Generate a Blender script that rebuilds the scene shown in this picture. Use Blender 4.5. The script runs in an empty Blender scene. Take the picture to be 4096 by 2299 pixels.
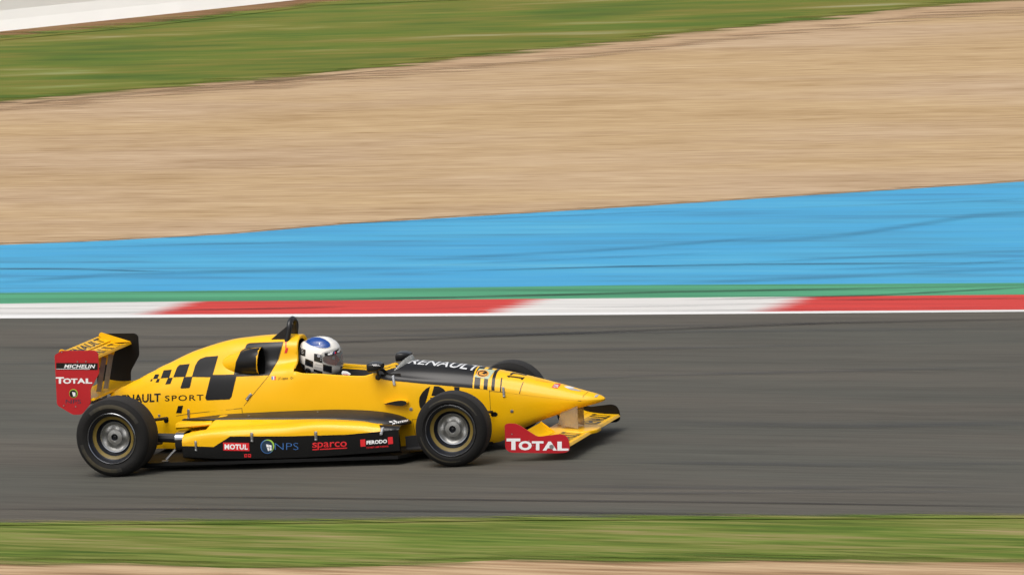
import bpy, bmesh, math, random
from mathutils import Vector, Matrix
from mathutils.bvhtree import BVHTree
from mathutils.geometry import tessellate_polygon

random.seed(4)
R_ = math.radians
scene = bpy.context.scene
C = scene.collection

# ------------------------------------------------------------------ camera
CAM = Vector((16.090292912, -42.048977379, 6.725283456))
cR = Vector((0.9544227927, 0.2881634915, -0.0777105845)).normalized()
cF = Vector((-0.2960642181, 0.9470225085, -0.1244762914)).normalized()
cU = cR.cross(cF).normalized()
FPX = 24004.4
cd = bpy.data.cameras.new('camera'); cam = bpy.data.objects.new('camera', cd); C.objects.link(cam)
cd.sensor_width = 36; cd.lens = FPX/4096*36; cd.clip_start = 1; cd.clip_end = 3000
m = Matrix((cR, cU, -cF)).transposed().to_4x4(); m.translation = CAM
cam.matrix_world = m
scene.camera = cam
scene.render.resolution_x = 1024; scene.render.resolution_y = 574

# ------------------------------------------------------------------ light
SUN_EL, SUN_AZ = R_(59), R_(252)          # direction the sun stands in (az from +X, anticlockwise)
w = bpy.data.worlds.new("World"); scene.world = w; w.use_nodes = True
nt = w.node_tree
sky = nt.nodes.new('ShaderNodeTexSky'); sky.sky_type = 'NISHITA'; sky.sun_disc = False
sky.sun_elevation = SUN_EL; sky.sun_rotation = math.pi/2 - SUN_AZ
sky.air_density = 1.0; sky.dust_density = 6.0; sky.ozone_density = 0.6
bg = nt.nodes['Background']; bg.inputs[1].default_value = 0.15
hs = nt.nodes.new('ShaderNodeHueSaturation'); hs.inputs['Saturation'].default_value = 0.35   # overcast: the sky is nearly colourless
nt.links.new(sky.outputs[0], hs.inputs['Color']); nt.links.new(hs.outputs[0], bg.inputs[0])
sl = bpy.data.lights.new('sun', 'SUN'); sl.energy = 1.2; sl.angle = R_(42); sl.color = (1, .96, .9)
so = bpy.data.objects.new('sun', sl); C.objects.link(so)
sd = Vector((math.cos(SUN_EL)*math.cos(SUN_AZ), math.cos(SUN_EL)*math.sin(SUN_AZ), math.sin(SUN_EL)))
so.rotation_euler = sd.to_track_quat('Z', 'Y').to_euler()
so.location = sd*30
scene.view_settings.view_transform = 'Standard'; scene.view_settings.look = 'None'
scene.view_settings.exposure = 0.09; scene.view_settings.gamma = 1

# ------------------------------------------------------------------ pixel -> world (photo pixels, 4096 wide)
def ray(px, py):
    return (cF + cR*((px-2048)/FPX) - cU*((py-1149.5)/FPX)).normalized()
def at(px, py, X=None, Y=None, Z=None):
    d = ray(px, py)
    if Y is not None: k = (Y-CAM.y)/d.y
    elif Z is not None: k = (Z-CAM.z)/d.z
    else: k = (X-CAM.x)/d.x
    return CAM + d*k
def crop(ox, oy, s):
    return lambda pts: [(ox+x*s, oy+y*s) for x, y in pts]

# ------------------------------------------------------------------ materials
def lin(c):
    return tuple(((v/255)/12.92 if v/255 <= .04045 else ((v/255+.055)/1.055)**2.4) for v in c)
MATS = {}
def mat(name, col, rough=.5, metal=0, coat=0, srgb=True, alpha=1, noise=0, nscale=6, bump=0, bscale=200, spec=.5, trans=0, emit=None):
    if name in MATS: return MATS[name]
    m = bpy.data.materials.new(name); m.use_nodes = True; MATS[name] = m
    n = m.node_tree.nodes; L = m.node_tree.links; b = n['Principled BSDF']
    c = lin(col) if srgb else col
    b.inputs['Base Color'].default_value = (*c, 1); b.inputs['Roughness'].default_value = rough
    b.inputs['Metallic'].default_value = metal; b.inputs['Coat Weight'].default_value = coat
    b.inputs['Coat Roughness'].default_value = .06; b.inputs['Alpha'].default_value = alpha
    b.inputs['Specular IOR Level'].default_value = spec; b.inputs['Transmission Weight'].default_value = trans
    if noise:
        tc = n.new('ShaderNodeTexCoord'); tx = n.new('ShaderNodeTexNoise'); tx.inputs['Scale'].default_value = nscale
        tx.inputs['Detail'].default_value = 6
        L.new(tc.outputs['Object'], tx.inputs['Vector'])
        mx = n.new('ShaderNodeMix'); mx.data_type = 'RGBA'
        mx.inputs[6].default_value = (*[v*(1-noise) for v in c], 1); mx.inputs[7].default_value = (*[min(1, v*(1+noise)) for v in c], 1)
        L.new(tx.outputs[0], mx.inputs[0]); L.new(mx.outputs[2], b.inputs['Base Color'])
        rr = n.new('ShaderNodeMapRange'); rr.inputs[3].default_value = max(0.02, rough-.08); rr.inputs[4].default_value = rough+.12
        L.new(tx.outputs[0], rr.inputs[0]); L.new(rr.outputs[0], b.inputs['Roughness'])
    if bump:
        tc = n.new('ShaderNodeTexCoord'); tx = n.new('ShaderNodeTexNoise'); tx.inputs['Scale'].default_value = bscale
        bp = n.new('ShaderNodeBump'); bp.inputs['Strength'].default_value = bump; bp.inputs['Distance'].default_value = .002
        L.new(tc.outputs['Object'], tx.inputs['Vector']); L.new(tx.outputs[0], bp.inputs['Height']); L.new(bp.outputs[0], b.inputs['Normal'])
    return m
yellow = mat('yellow_paint', (.82, .45, .002), .36, coat=.22, srgb=False, noise=.05, nscale=3, spec=.3)
black = mat('black_gloss', (.009, .009, .010), .3, coat=.12, srgb=False, noise=.2, nscale=8, spec=.4)
panelb = mat('black_side_panel', (.004, .004, .004), .42, srgb=False, spec=.22)
sticker = mat('black_film', (.008, .008, .0085), .3, coat=.06, srgb=False, spec=.28)
satin = mat('satin_black', (.014, .014, .015), .5, srgb=False, noise=.3, nscale=20)
carbon = mat('dark_floor', (.005, .005, .005), .6, srgb=False, noise=.4, nscale=15, spec=.2)
red = mat('red_paint', (.42, .004, .012), .38, coat=.3, srgb=False, noise=.08, nscale=5)
redfilm = mat('red_film', (.62, .015, .02), .4, srgb=False)
white = mat('white_film', (.80, .80, .80), .35, srgb=False)
grey = mat('grey_film', (.35, .36, .38), .35, srgb=False)
chrome = mat('chrome', (.36, .37, .39), .2, metal=1, srgb=False)
alu = mat('brushed_aluminium', (.34, .34, .33), .5, metal=1, srgb=False, noise=.15, nscale=60)
steel = mat('dull_steel', (.30, .30, .30), .4, metal=.8, srgb=False, noise=.2, nscale=30)
tyre_m = mat('tyre_rubber', (.0095, .009, .0085), .78, spec=.25, srgb=False, noise=.15, nscale=30, bump=.25, bscale=400)
tread_m = mat('tread_rubber', (.019, .0175, .016), .7, spec=.35, srgb=False, noise=.2, nscale=30, bump=.4, bscale=500)
mark_m = mat('faded_tyre_marking', (.040, .033, .017), .75, srgb=False, noise=.65, nscale=18)
mark_2 = mat('fainter_tyre_marking', (.028, .024, .014), .75, srgb=False, noise=.6, nscale=18)
mark_3 = mat('faintest_tyre_marking', (.017, .015, .011), .75, srgb=False, noise=.5, nscale=18)
rimdark = mat('dark_rim', (.012, .014, .02), .35, metal=.3, srgb=False)
rimyel = mat('yellow_rim_band', (.145, .10, .014), .5, srgb=False, noise=.5, nscale=12)
gold = mat('gold_edge', (.55, .34, .08), .4, srgb=False)
blue = mat('blue_paint', (.001, .045, .24), .25, coat=.15, srgb=False, noise=.25, nscale=14)
bluefilm = mat('blue_film', (.04, .14, .38), .4, srgb=False)
navy = mat('navy_film', (.01, .03, .06), .35, srgb=False)
green = mat('green_film', (.30, .50, .06), .4, srgb=False)
orange = mat('orange_film', (.75, .33, .04), .4, srgb=False)
pale = mat('pale_film', (.38, .46, .33), .4, srgb=False, noise=.3, nscale=60)
helmw = mat('helmet_white', (.80, .78, .73), .16, coat=.7, srgb=False, noise=.03, nscale=6)
helmd = mat('helmet_check', (.013, .015, .018), .2, coat=.7, srgb=False, noise=.6, nscale=16)
strm = mat('strake_black', (.012, .012, .013), .38, srgb=False, spec=.3, noise=.2, nscale=6)
seam = mat('panel_gap', (.06, .03, .004), .7, srgb=False)
suit = mat('race_suit', (.016, .016, .018), .85, srgb=False, noise=.4, nscale=25)
balac = mat('balaclava', (.42, .14, .11), .9, srgb=False, noise=.2, nscale=40)
visorm = mat('visor_tint', (.22, .23, .23), .12, coat=.5, srgb=False, alpha=.36)
perspex = mat('perspex', (.45, .46, .44), .1, coat=.4, srgb=False, alpha=.42)

# ------------------------------------------------------------------ object helpers
def link(name, me, parent=None):
    o = bpy.data.objects.new(name, me); C.objects.link(o)
    if parent is not None: o.parent = parent
    return o
def obj(name, bm, mats, parent=None, smooth=True, bevel=0, angle=35):
    bmesh.ops.remove_doubles(bm, verts=bm.verts, dist=1e-5)
    me = bpy.data.meshes.new(name)
    for f in bm.faces: f.smooth = smooth
    bm.to_mesh(me); bm.free()
    for m in (mats if isinstance(mats, (list, tuple)) else [mats]): me.materials.append(m)
    if smooth:
        try: me.set_sharp_from_angle(angle=R_(angle))
        except Exception: pass
    o = link(name, me, parent)
    if bevel:
        b = o.modifiers.new('bevel', 'BEVEL'); b.width = bevel; b.segments = 2; b.limit_method = 'ANGLE'; b.angle_limit = R_(40)
    return o
def tag(o, label=None, cat=None, group=None, kind=None):
    if label: o['label'] = label
    if cat: o['category'] = cat
    if group: o['group'] = group
    if kind: o['kind'] = kind
def grid(bm, rows, close=False, mi=0, flip=False):
    """rows: list of lists of points -> quads"""
    vs = [[bm.verts.new(p) for p in r] for r in rows]
    for i in range(len(vs)-1):
        n = len(vs[i])
        for j in range(n if close else n-1):
            q = [vs[i][j], vs[i+1][j], vs[i+1][(j+1) % n], vs[i][(j+1) % n]]
            if flip: q.reverse()
            try:
                f = bm.faces.new(q); f.material_index = mi(i, j) if callable(mi) else mi
            except ValueError: pass
    return vs
def tube(bm, pts, r, n=10, mi=0, caps=True):
    pts = [Vector(p) for p in pts]; rows = []
    rad = r if isinstance(r, (list, tuple)) else [r]*len(pts)
    prev = None
    for i, p in enumerate(pts):
        t = (pts[min(i+1, len(pts)-1)]-pts[max(i-1, 0)]).normalized()
        if prev is None:
            a = Vector((0, 0, 1)) if abs(t.z) < .9 else Vector((1, 0, 0))
            u = t.cross(a).normalized()
        else:
            u = (prev - t*prev.dot(t)).normalized()
        prev = u; v = t.cross(u)
        rows.append([p+u*math.cos(k*2*math.pi/n)*rad[i]+v*math.sin(k*2*math.pi/n)*rad[i] for k in range(n)])
    vs = grid(bm, rows, close=True, mi=mi)
    if caps:
        for r_, rev in ((vs[0], False), (vs[-1], True)):
            try:
                f = bm.faces.new(r_ if rev else list(reversed(r_))); f.material_index = mi
            except ValueError: pass
def box(bm, c, s, rot=None, mi=0):
    g = bmesh.ops.create_cube(bm, size=1)
    M = Matrix.Translation(c) @ (rot.to_4x4() if rot else Matrix()) @ Matrix.Diagonal((*s, 1))
    bmesh.ops.transform(bm, matrix=M, verts=g['verts'])
    for v in g['verts']:
        for f in v.link_faces: f.material_index = mi
def prism(bm, pts, dv, mi=0, mi_side=None):
    """pts: planar loop of Vectors, extruded by dv"""
    a = [bm.verts.new(p) for p in pts]; b = [bm.verts.new(Vector(p)+Vector(dv)) for p in pts]
    n = len(a)
    f = bm.faces.new(a); f.material_index = mi
    f = bm.faces.new(list(reversed(b))); f.material_index = mi
    for i in range(n):
        f = bm.faces.new([a[i], b[i], b[(i+1) % n], a[(i+1) % n]]); f.material_index = mi if mi_side is None else mi_side
def round_loop(pts, rad, n=4):
    """rounds the corners of a 2D loop; rad may be a list"""
    out = []; N = len(pts)
    for i in range(N):
        p = Vector(pts[i]); a = Vector(pts[i-1]); b = Vector(pts[(i+1) % N])
        r = rad[i] if isinstance(rad, (list, tuple)) else rad
        da = (a-p); db = (b-p); r = min(r, da.length*.45, db.length*.45)
        if r < 1e-6: out.append(tuple(p)); continue
        s = p+da.normalized()*r; e = p+db.normalized()*r
        for k in range(n+1):
            t = k/n; q = s*(1-t)**2 + p*2*t*(1-t) + e*t*t
            out.append(tuple(q))
    return out
def sphere(bm, c, r, mi=0, u=16, v=10, sc=(1, 1, 1)):
    g = bmesh.ops.create_uvsphere(bm, u_segments=u, v_segments=v, radius=r)
    bmesh.ops.transform(bm, matrix=Matrix.Translation(c) @ Matrix.Diagonal((*sc, 1)), verts=g['verts'])
    for vt in g['verts']:
        for f in vt.link_faces: f.material_index = mi

def bvh_of(bm):
    bm.normal_update()
    bm.verts.ensure_lookup_table(); bm.faces.ensure_lookup_table()
    return BVHTree.FromBMesh(bm)

# ---- flat 2D shapes projected on to a surface (paint, film and lettering of that part)
def shape_mesh(polys):
    """polys: list of loops (2D, may be concave) -> bmesh in the plane"""
    b = bmesh.new()
    for p in polys:
        tri = tessellate_polygon([[Vector((x, y, 0)) for x, y in p]])
        vs = [b.verts.new((x, y, 0)) for x, y in p]
        for t in tri:
            try: b.faces.new([vs[i] for i in t])
            except ValueError: pass
    return b
_tc = {}
def text_mesh(s, bold=0.0, shear=0.0, space=1.0):
    """text as a unit box: x 0..1 over its width, y 0..1 over its cap height (descenders below 0)"""
    key = (s, bold, shear, space)
    if key not in _tc:
        cu = bpy.data.curves.new('t', 'FONT'); cu.body = s; cu.offset = bold; cu.shear = shear; cu.space_character = space
        cu.resolution_u = 3
        o = bpy.data.objects.new('t', cu); C.objects.link(o)
        dg = bpy.context.evaluated_depsgraph_get(); me = bpy.data.meshes.new_from_object(o.evaluated_get(dg))
        P = [tuple(v.co) for v in me.vertices]; F = [tuple(p.vertices) for p in me.polygons]
        bpy.data.objects.remove(o); bpy.data.curves.remove(cu); bpy.data.meshes.remove(me)
        _tc[key] = (P, F)
    P, F = _tc[key]
    x0 = min(p[0] for p in P); x1 = max(p[0] for p in P)
    base = 0 if any(ch in s for ch in 'gjpqy,') else min(p[1] for p in P)
    y1 = max(p[1] for p in P)
    if s.islower() and not any(c in s for c in 'bdfhkl'): pass
    b = bmesh.new(); vs = [b.verts.new(((p[0]-x0)/(x1-x0), (p[1]-base)/(y1-base), 0)) for p in P]
    for f in F:
        try: b.faces.new([vs[i] for i in f])
        except ValueError: pass
    return b
def text_px(s, bl, br, h, bold=.0, shear=.0, up=None, space=1.0):
    """text laid out in photo pixels: bottom-left, bottom-right, height (upwards)"""
    b = text_mesh(s, bold, shear, space); bl = Vector(bl); br = Vector(br)
    upv = Vector(up) if up else Vector((0, -h))
    for v in b.verts:
        q = bl + (br-bl)*v.co.x + upv*v.co.y; v.co = (q.x, q.y, 0)
    return b
def cut(b, step):
    xs = [v.co.x for v in b.verts]; ys = [v.co.y for v in b.verts]
    for ax, lo, hi in ((0, min(xs), max(xs)), (1, min(ys), max(ys))):
        n = int((hi-lo)/step)
        for k in range(1, n+1):
            co = [0, 0, 0]; no = [0, 0, 0]; co[ax] = lo+k*(hi-lo)/(n+1); no[ax] = 1
            bmesh.ops.bisect_plane(b, geom=b.verts[:]+b.edges[:]+b.faces[:], plane_co=co, plane_no=no, dist=1e-6)
def stick(dst, bvh, b, mi, off=.0016, step=8, rayfn=None):
    """puts the flat shape b on the surface; appended to bmesh dst with material index mi"""
    bmesh.ops.triangulate(b, faces=b.faces[:])
    cut(b, step)
    mp = {}
    for v in b.verts:
        if rayfn: o, d = rayfn(v.co.x, v.co.y)
        else: o, d = CAM, ray(v.co.x, v.co.y)
        h = bvh.ray_cast(o, d)
        if h[0] is None: continue
        n = h[1]
        if n.dot(d) > 0: n = -n
        mp[v] = dst.verts.new(h[0]+n*off)
    for f in b.faces:
        if all(v in mp for v in f.verts):
            P = [mp[v] for v in f.verts]
            if max((P[i].co-P[i-1].co).length for i in range(len(P))) > .12: continue
            try:
                nf = dst.faces.new(P); nf.material_index = mi; nf.normal_update()
                c = nf.calc_center_median()
                o, d = (rayfn(f.calc_center_median().x, f.calc_center_median().y) if rayfn else (CAM, c-CAM))
                if nf.normal.dot(d) > 0: nf.normal_flip()
            except ValueError: pass
    b.free()
def line_px(pts, wd):
    """a thin ribbon polygon along a pixel polyline"""
    L = []; Rr = []
    for i, p in enumerate(pts):
        t = (Vector(pts[min(i+1, len(pts)-1)])-Vector(pts[max(i-1, 0)])).normalized()
        n = Vector((-t.y, t.x))*wd/2
        L.append((p[0]+n.x, p[1]+n.y)); Rr.append((p[0]-n.x, p[1]-n.y))
    return [[L[i], L[i+1], Rr[i+1], Rr[i]] for i in range(len(pts)-1)]
def circ_px(cx, cy, rx, ry, n=24):
    return [(cx+rx*math.cos(k*2*math.pi/n), cy+ry*math.sin(k*2*math.pi/n)) for k in range(n)]

# ================================================================== THE GROUND
KD = Vector((9.979, -2.098, 0)).normalized()         # direction of the kerb
STREAK = R_(-14.9)                                    # grain of the worn surfaces, along the track
def boundary(pts, ext=110):
    P = [at(x, y, Z=0) for x, y in pts]
    return [P[0]-KD*ext]+P+[P[-1]+KD*ext]
def resample(P, n=60):
    # by the coordinate along the kerb, so that neighbouring strips share their edge
    s = [p.dot(KD) for p in P]; out = []
    for k in range(n+1):
        t = -125+250*k/n
        out.append(t)
    return out
def strip(name, lo, hi, material, z=0.0, zhi=None):
    """sheet between two boundaries (lo nearer the camera)"""
    bm = bmesh.new(); N = Vector((-KD.y, KD.x, 0))
    def val(P, s):
        S = [p.dot(KD) for p in P]; T = [p.dot(N) for p in P]
        if s <= S[0]: return T[0]
        for i in range(len(S)-1):
            if s <= S[i+1]: return T[i]+(T[i+1]-T[i])*(s-S[i])/(S[i+1]-S[i])
        return T[-1]
    ss = sorted(set([-110, 110]+[round(p.dot(KD), 4) for p in lo+hi if abs(p.dot(KD)) < 109]))
    rows = []
    for s in ss:
        a = KD*s+N*val(lo, s); b_ = KD*s+N*val(hi, s)
        rows.append([Vector((a.x, a.y, z)), Vector((b_.x, b_.y, zhi if zhi is not None else z))])
    grid(bm, rows, flip=False)
    bmesh.ops.recalc_face_normals(bm, faces=bm.faces)
    for f in bm.faces:
        if f.normal.z < 0: f.normal_flip()
    o = obj(name, bm, material, smooth=False)
    tag(o, kind='structure')
    return o
def ground_mat(name, stops, layers, rough=.9, bump=.0, soft=None, spec=.3, gs=.62, tint=None):
    """layers: (along, across, weight) noise stretched along the track; stops: colour ramp (srgb=False)"""
    m = bpy.data.materials.new(name); m.use_nodes = True; n = m.node_tree.nodes; L = m.node_tree.links
    b = n['Principled BSDF']; b.inputs['Roughness'].default_value = rough; b.inputs['Specular IOR Level'].default_value = spec
    g = n.new('ShaderNodeNewGeometry')
    r = n.new('ShaderNodeMapping'); r.inputs['Rotation'].default_value = (0, 0, -STREAK); L.new(g.outputs['Position'], r.inputs['Vector'])
    acc = None; tot = sum(l[2] for l in layers)
    for i, (al, ac, wt) in enumerate(layers):
        mp = n.new('ShaderNodeMapping'); mp.inputs['Scale'].default_value = (1/al, 1/ac, 1); mp.inputs['Location'].default_value = (3.7*i, 11.3*i, 0)
        L.new(r.outputs[0], mp.inputs['Vector'])
        tx = n.new('ShaderNodeTexNoise'); tx.inputs['Scale'].default_value = 1; tx.inputs['Detail'].default_value = 2.5; tx.inputs['Roughness'].default_value = .5
        tx.noise_dimensions = '2D'
        L.new(mp.outputs[0], tx.inputs['Vector'])
        mu = n.new('ShaderNodeMath'); mu.operation = 'MULTIPLY'; mu.inputs[1].default_value = wt/tot; L.new(tx.outputs[0], mu.inputs[0])
        if acc is None: acc = mu.outputs[0]
        else:
            ad = n.new('ShaderNodeMath'); ad.operation = 'ADD'; L.new(acc, ad.inputs[0]); L.new(mu.outputs[0], ad.inputs[1]); acc = ad.outputs[0]
    stops = [(p, tuple(v*gs for v in c)) for p, c in stops]
    cr = n.new('ShaderNodeValToRGB'); e = cr.color_ramp.elements
    e[0].position = stops[0][0]; e[0].color = (*stops[0][1], 1); e[1].position = stops[-1][0]; e[1].color = (*stops[-1][1], 1)
    for p, c in stops[1:-1]:
        q = e.new(p); q.color = (*c, 1)
    L.new(acc, cr.inputs[0]); L.new(cr.outputs[0], b.inputs['Base Color'])
    if tint:
        ca, cb, al, ac = tint
        mp = n.new('ShaderNodeMapping'); mp.inputs['Scale'].default_value = (1/al, 1/ac, 1); mp.inputs['Location'].default_value = (5.1, 2.3, 0); mp.inputs['Rotation'].default_value = (0, 0, R_(4))
        L.new(r.outputs[0], mp.inputs['Vector'])
        tx = n.new('ShaderNodeTexNoise'); tx.inputs['Scale'].default_value = 1; tx.inputs['Detail'].default_value = 4; tx.noise_dimensions = '2D'; L.new(mp.outputs[0], tx.inputs['Vector'])
        tr = n.new('ShaderNodeValToRGB'); tr.color_ramp.elements[0].position = .38; tr.color_ramp.elements[0].color = (*ca, 1); tr.color_ramp.elements[1].position = .62; tr.color_ramp.elements[1].color = (*cb, 1)
        L.new(tx.outputs[0], tr.inputs[0])
        mx = n.new('ShaderNodeMix'); mx.data_type = 'RGBA'; mx.blend_type = 'MULTIPLY'; mx.inputs[0].default_value = 1
        L.new(cr.outputs[0], mx.inputs[6]); L.new(tr.outputs[0], mx.inputs[7]); L.new(mx.outputs[2], b.inputs['Base Color'])
    if bump:
        bp = n.new('ShaderNodeBump'); bp.inputs['Strength'].default_value = bump; bp.inputs['Distance'].default_value = .02
        L.new(acc, bp.inputs['Height']); L.new(bp.outputs[0], b.inputs['Normal'])
    return m, n, L, b, cr, r

G = lambda *c: lin(c)
gravel_m = ground_mat('gravel_stones', [(.28, G(140, 110, 76)), (.42, G(172, 143, 106)), (.5, G(190, 162, 126)), (.58, G(201, 174, 139)), (.72, G(214, 192, 158))],
                      [(9, 1.2, .5), (2.2, .13, .7), (.7, .045, 1.1), (.35, .02, .5), (3.5, .5, .4)], .95, bump=.25, gs=.77, tint=((1.0, .98, .88), (1.0, 1.0, 1.04), 9, 3.0))[0]
nearg_m = ground_mat('roadside_gravel', [(.3, G(120, 92, 66)), (.45, G(168, 135, 98)), (.6, G(205, 176, 138))],
                     [(2.2, .10, 1), (.9, .03, .8), (4, .4, .5)], .95, bump=.25, gs=.74)[0]
grass_stops = [(.34, G(72, 98, 12)), (.42, G(92, 114, 26)), (.49, G(114, 130, 44)), (.55, G(130, 141, 62)), (.61, G(144, 144, 76)), (.70, G(166, 156, 98))]
grassf_m = ground_mat('far_grass', [(.33, G(72, 100, 8)), (.42, G(92, 114, 22)), (.49, G(110, 122, 30)), (.55, G(122, 124, 38)), (.61, G(136, 138, 62)), (.70, G(160, 164, 112))],
                      [(5, 1.3, 1.3), (2.4, .45, 1.1), (1.2, .14, .6)], .95, bump=.25, gs=.67, tint=((1.10, .97, 1.15), (.90, 1.0, .82), 5, .9))[0]
grassn_m = ground_mat('near_grass', grass_stops, [(2.6, .22, 1.0), (1.2, .08, 1.1), (.5, .025, .7)], .95, bump=.3, gs=.66, tint=((1.14, .97, 1.30), (.90, .99, .82), 2.2, .16))[0]
dirt_m = ground_mat('dry_verge', [(.3, G(110, 80, 50)), (.5, G(150, 108, 68)), (.7, G(150, 128, 78))], [(5, .5, 1), (2, .15, 1)], .95)[0]
berm_m = ground_mat('gravel_edge_stones', [(.3, G(150, 118, 84)), (.5, G(186, 155, 120)), (.7, G(206, 178, 142))], [(5, .35, 1), (1.2, .06, 1)], .95, gs=.76)[0]
asph_m = ground_mat('asphalt', [(.28, G(80, 78, 71)), (.42, G(94, 91, 84)), (.5, G(101, 98, 91)), (.58, G(106, 103, 95)), (.72, G(118, 114, 106))],
                    [(12, 1.4, .6), (4, .22, .7), (1.6, .05, .9), (.5, .014, .8)], .85, bump=.1, spec=.25, gs=.60, tint=((.91, .95, .93), (1.06, 1.02, .98), 7, 1.4))[0]
blue_m = ground_mat('blue_runoff_paint', [(.28, G(60, 120, 160)), (.40, G(72, 154, 196)), (.47, G(78, 172, 214)), (.53, G(74, 176, 224)), (.60, G(86, 180, 222)), (.72, G(112, 192, 222))],
                    [(7, 1.0, .8), (3, .25, .9), (1.4, .05, .6), (9, .07, .5)], .7, gs=.69, tint=((.84, .94, 1.0), (.98, 1.02, 1.02), 5, 1.0))[0]
green_m = ground_mat('green_kerb_paint', [(.28, G(56, 118, 88)), (.45, G(76, 158, 116)), (.6, G(88, 176, 132)), (.75, G(104, 186, 146))],
                     [(9, .35, 1), (4, .08, .8)], .7, gs=.70, tint=((.88, .92, .9), (1, 1, 1), 5, .4))[0]
line_m = ground_mat('white_line_paint', [(.3, G(214, 214, 212)), (.5, G(232, 232, 230)), (.7, G(240, 240, 238))], [(6, .1, 1)], .7, gs=.82)[0]
wall_m = ground_mat('white_wall_paint', [(.3, G(196, 196, 190)), (.45, G(226, 226, 222)), (.7, G(238, 238, 235))], [(5, .5, 1), (2.4, .1, .7)], .8, gs=.98)[0]

# kerb: red and white blocks, worn where they meet
def kerb_mat(bounds, soft):
    m, n, L, b, cr, rot = ground_mat('kerb_paint', [(.3, (.72,)*3), (.5, (.86,)*3), (.7, (1, 1, 1))], [(6, .12, 1), (2.2, .03, .7)], .7, gs=.80)
    g = n.new('ShaderNodeNewGeometry')
    # coordinate along the kerb
    dt = n.new('ShaderNodeVectorMath'); dt.operation = 'DOT_PRODUCT'; dt.inputs[1].default_value = KD; L.new(g.outputs['Position'], dt.inputs[0])
    # worn, streaky meeting edge: shift the coordinate with fine cross noise
    mp = n.new('ShaderNodeMapping'); mp.inputs['Scale'].default_value = (.35, 34, 1); L.new(rot.outputs[0], mp.inputs['Vector'])
    tx = n.new('ShaderNodeTexNoise'); tx.inputs['Scale'].default_value = 1; tx.noise_dimensions = '2D'; L.new(mp.outputs[0], tx.inputs['Vector'])
    ns = n.new('ShaderNodeMath'); ns.operation = 'MULTIPLY_ADD'; ns.inputs[1].default_value = .55; ns.inputs[2].default_value = -.275; L.new(tx.outputs[0], ns.inputs[0])
    sm = n.new('ShaderNodeMath'); sm.operation = 'ADD'; L.new(dt.outputs['Value'], sm.inputs[0]); L.new(ns.outputs[0], sm.inputs[1])
    per = bounds[2]-bounds[0]
    ph = n.new('ShaderNodeMath'); ph.operation = 'SUBTRACT'; ph.inputs[1].default_value = bounds[0]; L.new(sm.outputs[0], ph.inputs[0])
    md = n.new('ShaderNodeMath'); md.operation = 'FLOORED_MODULO'; md.inputs[1].default_value = per; L.new(ph.outputs[0], md.inputs[0])
    dv = n.new('ShaderNodeMath'); dv.operation = 'DIVIDE'; dv.inputs[1].default_value = per; L.new(md.outputs[0], dv.inputs[0])
    h = (bounds[1]-bounds[0])/per; s = soft/per
    r2 = n.new('ShaderNodeValToRGB'); e = r2.color_ramp.elements
    wcol = (*G(232, 230, 226), 1); rcol = (*G(216, 62, 54), 1)
    e[0].position = 0; mid = tuple((wcol[i]+rcol[i])/2 for i in range(4)); e[0].color = mid
    e[1].position = 1; e[1].color = mid
    for p, c in ((s, rcol), (h-s, rcol), (h+s, wcol), (1-s, wcol)):
        q = e.new(p); q.color = c
    L.new(dv.outputs[0], r2.inputs[0])
    mx = n.new('ShaderNodeMix'); mx.data_type = 'RGBA'; mx.blend_type = 'MULTIPLY'; mx.inputs[0].default_value = 1
    L.new(r2.outputs[0], mx.inputs[6]); L.new(cr.outputs[0], mx.inputs[7]); L.new(mx.outputs[2], b.inputs['Base Color'])
    return m

B_wall = boundary([(0, 127), (715, 52), (1192, 0)])
B_dirt = boundary([(0, 151), (715, 82), (1400, 0)])
B_grass = boundary([(0, 405), (715, 342), (1272, 294), (2048, 207), (3002, 103), (3638, 32), (4096, -8)])
B_berm = boundary([(0, 437), (715, 371), (1272, 322), (2048, 250), (3002, 144), (3638, 72), (4096, 36)])
B_gravel = boundary([(0, 980), (435, 962), (924, 936), (1400, 895), (2500, 829), (3305, 777), (4096, 726)])
B_blue = boundary([(0, 1171), (1400, 1156), (2500, 1140), (4096, 1131)])
B_green = boundary([(0, 1214), (761, 1205), (1400, 1201), (2500, 1192), (4096, 1178)])
B_kerb = boundary([(0, 1259), (1400, 1255), (2500, 1249), (4096, 1238)])
B_line = boundary([(0, 1272.5), (1400, 1266), (2500, 1258), (4096, 1246)])
B_track = boundary([(0, 2091), (1200, 2084), (2048, 2072), (3200, 2066), (4096, 2062)])
B_near = boundary([(0, 2251), (500, 2249), (914, 2271), (1510, 2263), (2048, 2236), (2700, 2243), (3400, 2235), (3600, 2247), (4096, 2247)])
kb = [at(x, y, Z=0).dot(KD) for x, y in ((673, 1231), (2075, 1222), (3144, 1214))]

bm = bmesh.new()
for r_ in (0,):
    vs = [bm.verts.new((x, y, -.06)) for x, y in ((-1500, -1500), (1500, -1500), (1500, 1500), (-1500, 1500))]; bm.faces.new(vs)
tag(obj('ground', bm, gravel_m, smooth=False), kind='structure')
far = [p+Vector((-KD.y, KD.x, 0))*70 for p in B_wall]
strip('verge_ground', B_dirt, far, dirt_m)
strip('far_grass', B_grass, B_dirt, grassf_m)
strip('gravel_edge', B_berm, B_grass, berm_m)
strip('gravel_trap', B_gravel, B_berm, gravel_m)
runoff = strip('painted_runoff', B_blue, B_gravel, blue_m)
gk = strip('green_kerb_strip', B_green, B_blue, green_m, z=.0)
strip('kerb', B_kerb, B_green, kerb_mat(kb, .16), z=.0)
strip('track_edge_line', B_line, B_kerb, line_m)
road = strip('race_track', B_track, B_line, asph_m)
strip('near_grass', B_near, B_track, grassn_m)
near0 = [p-Vector((-KD.y, KD.x, 0))*60 for p in B_near]
strip('near_gravel', near0, B_near, nearg_m)

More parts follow.
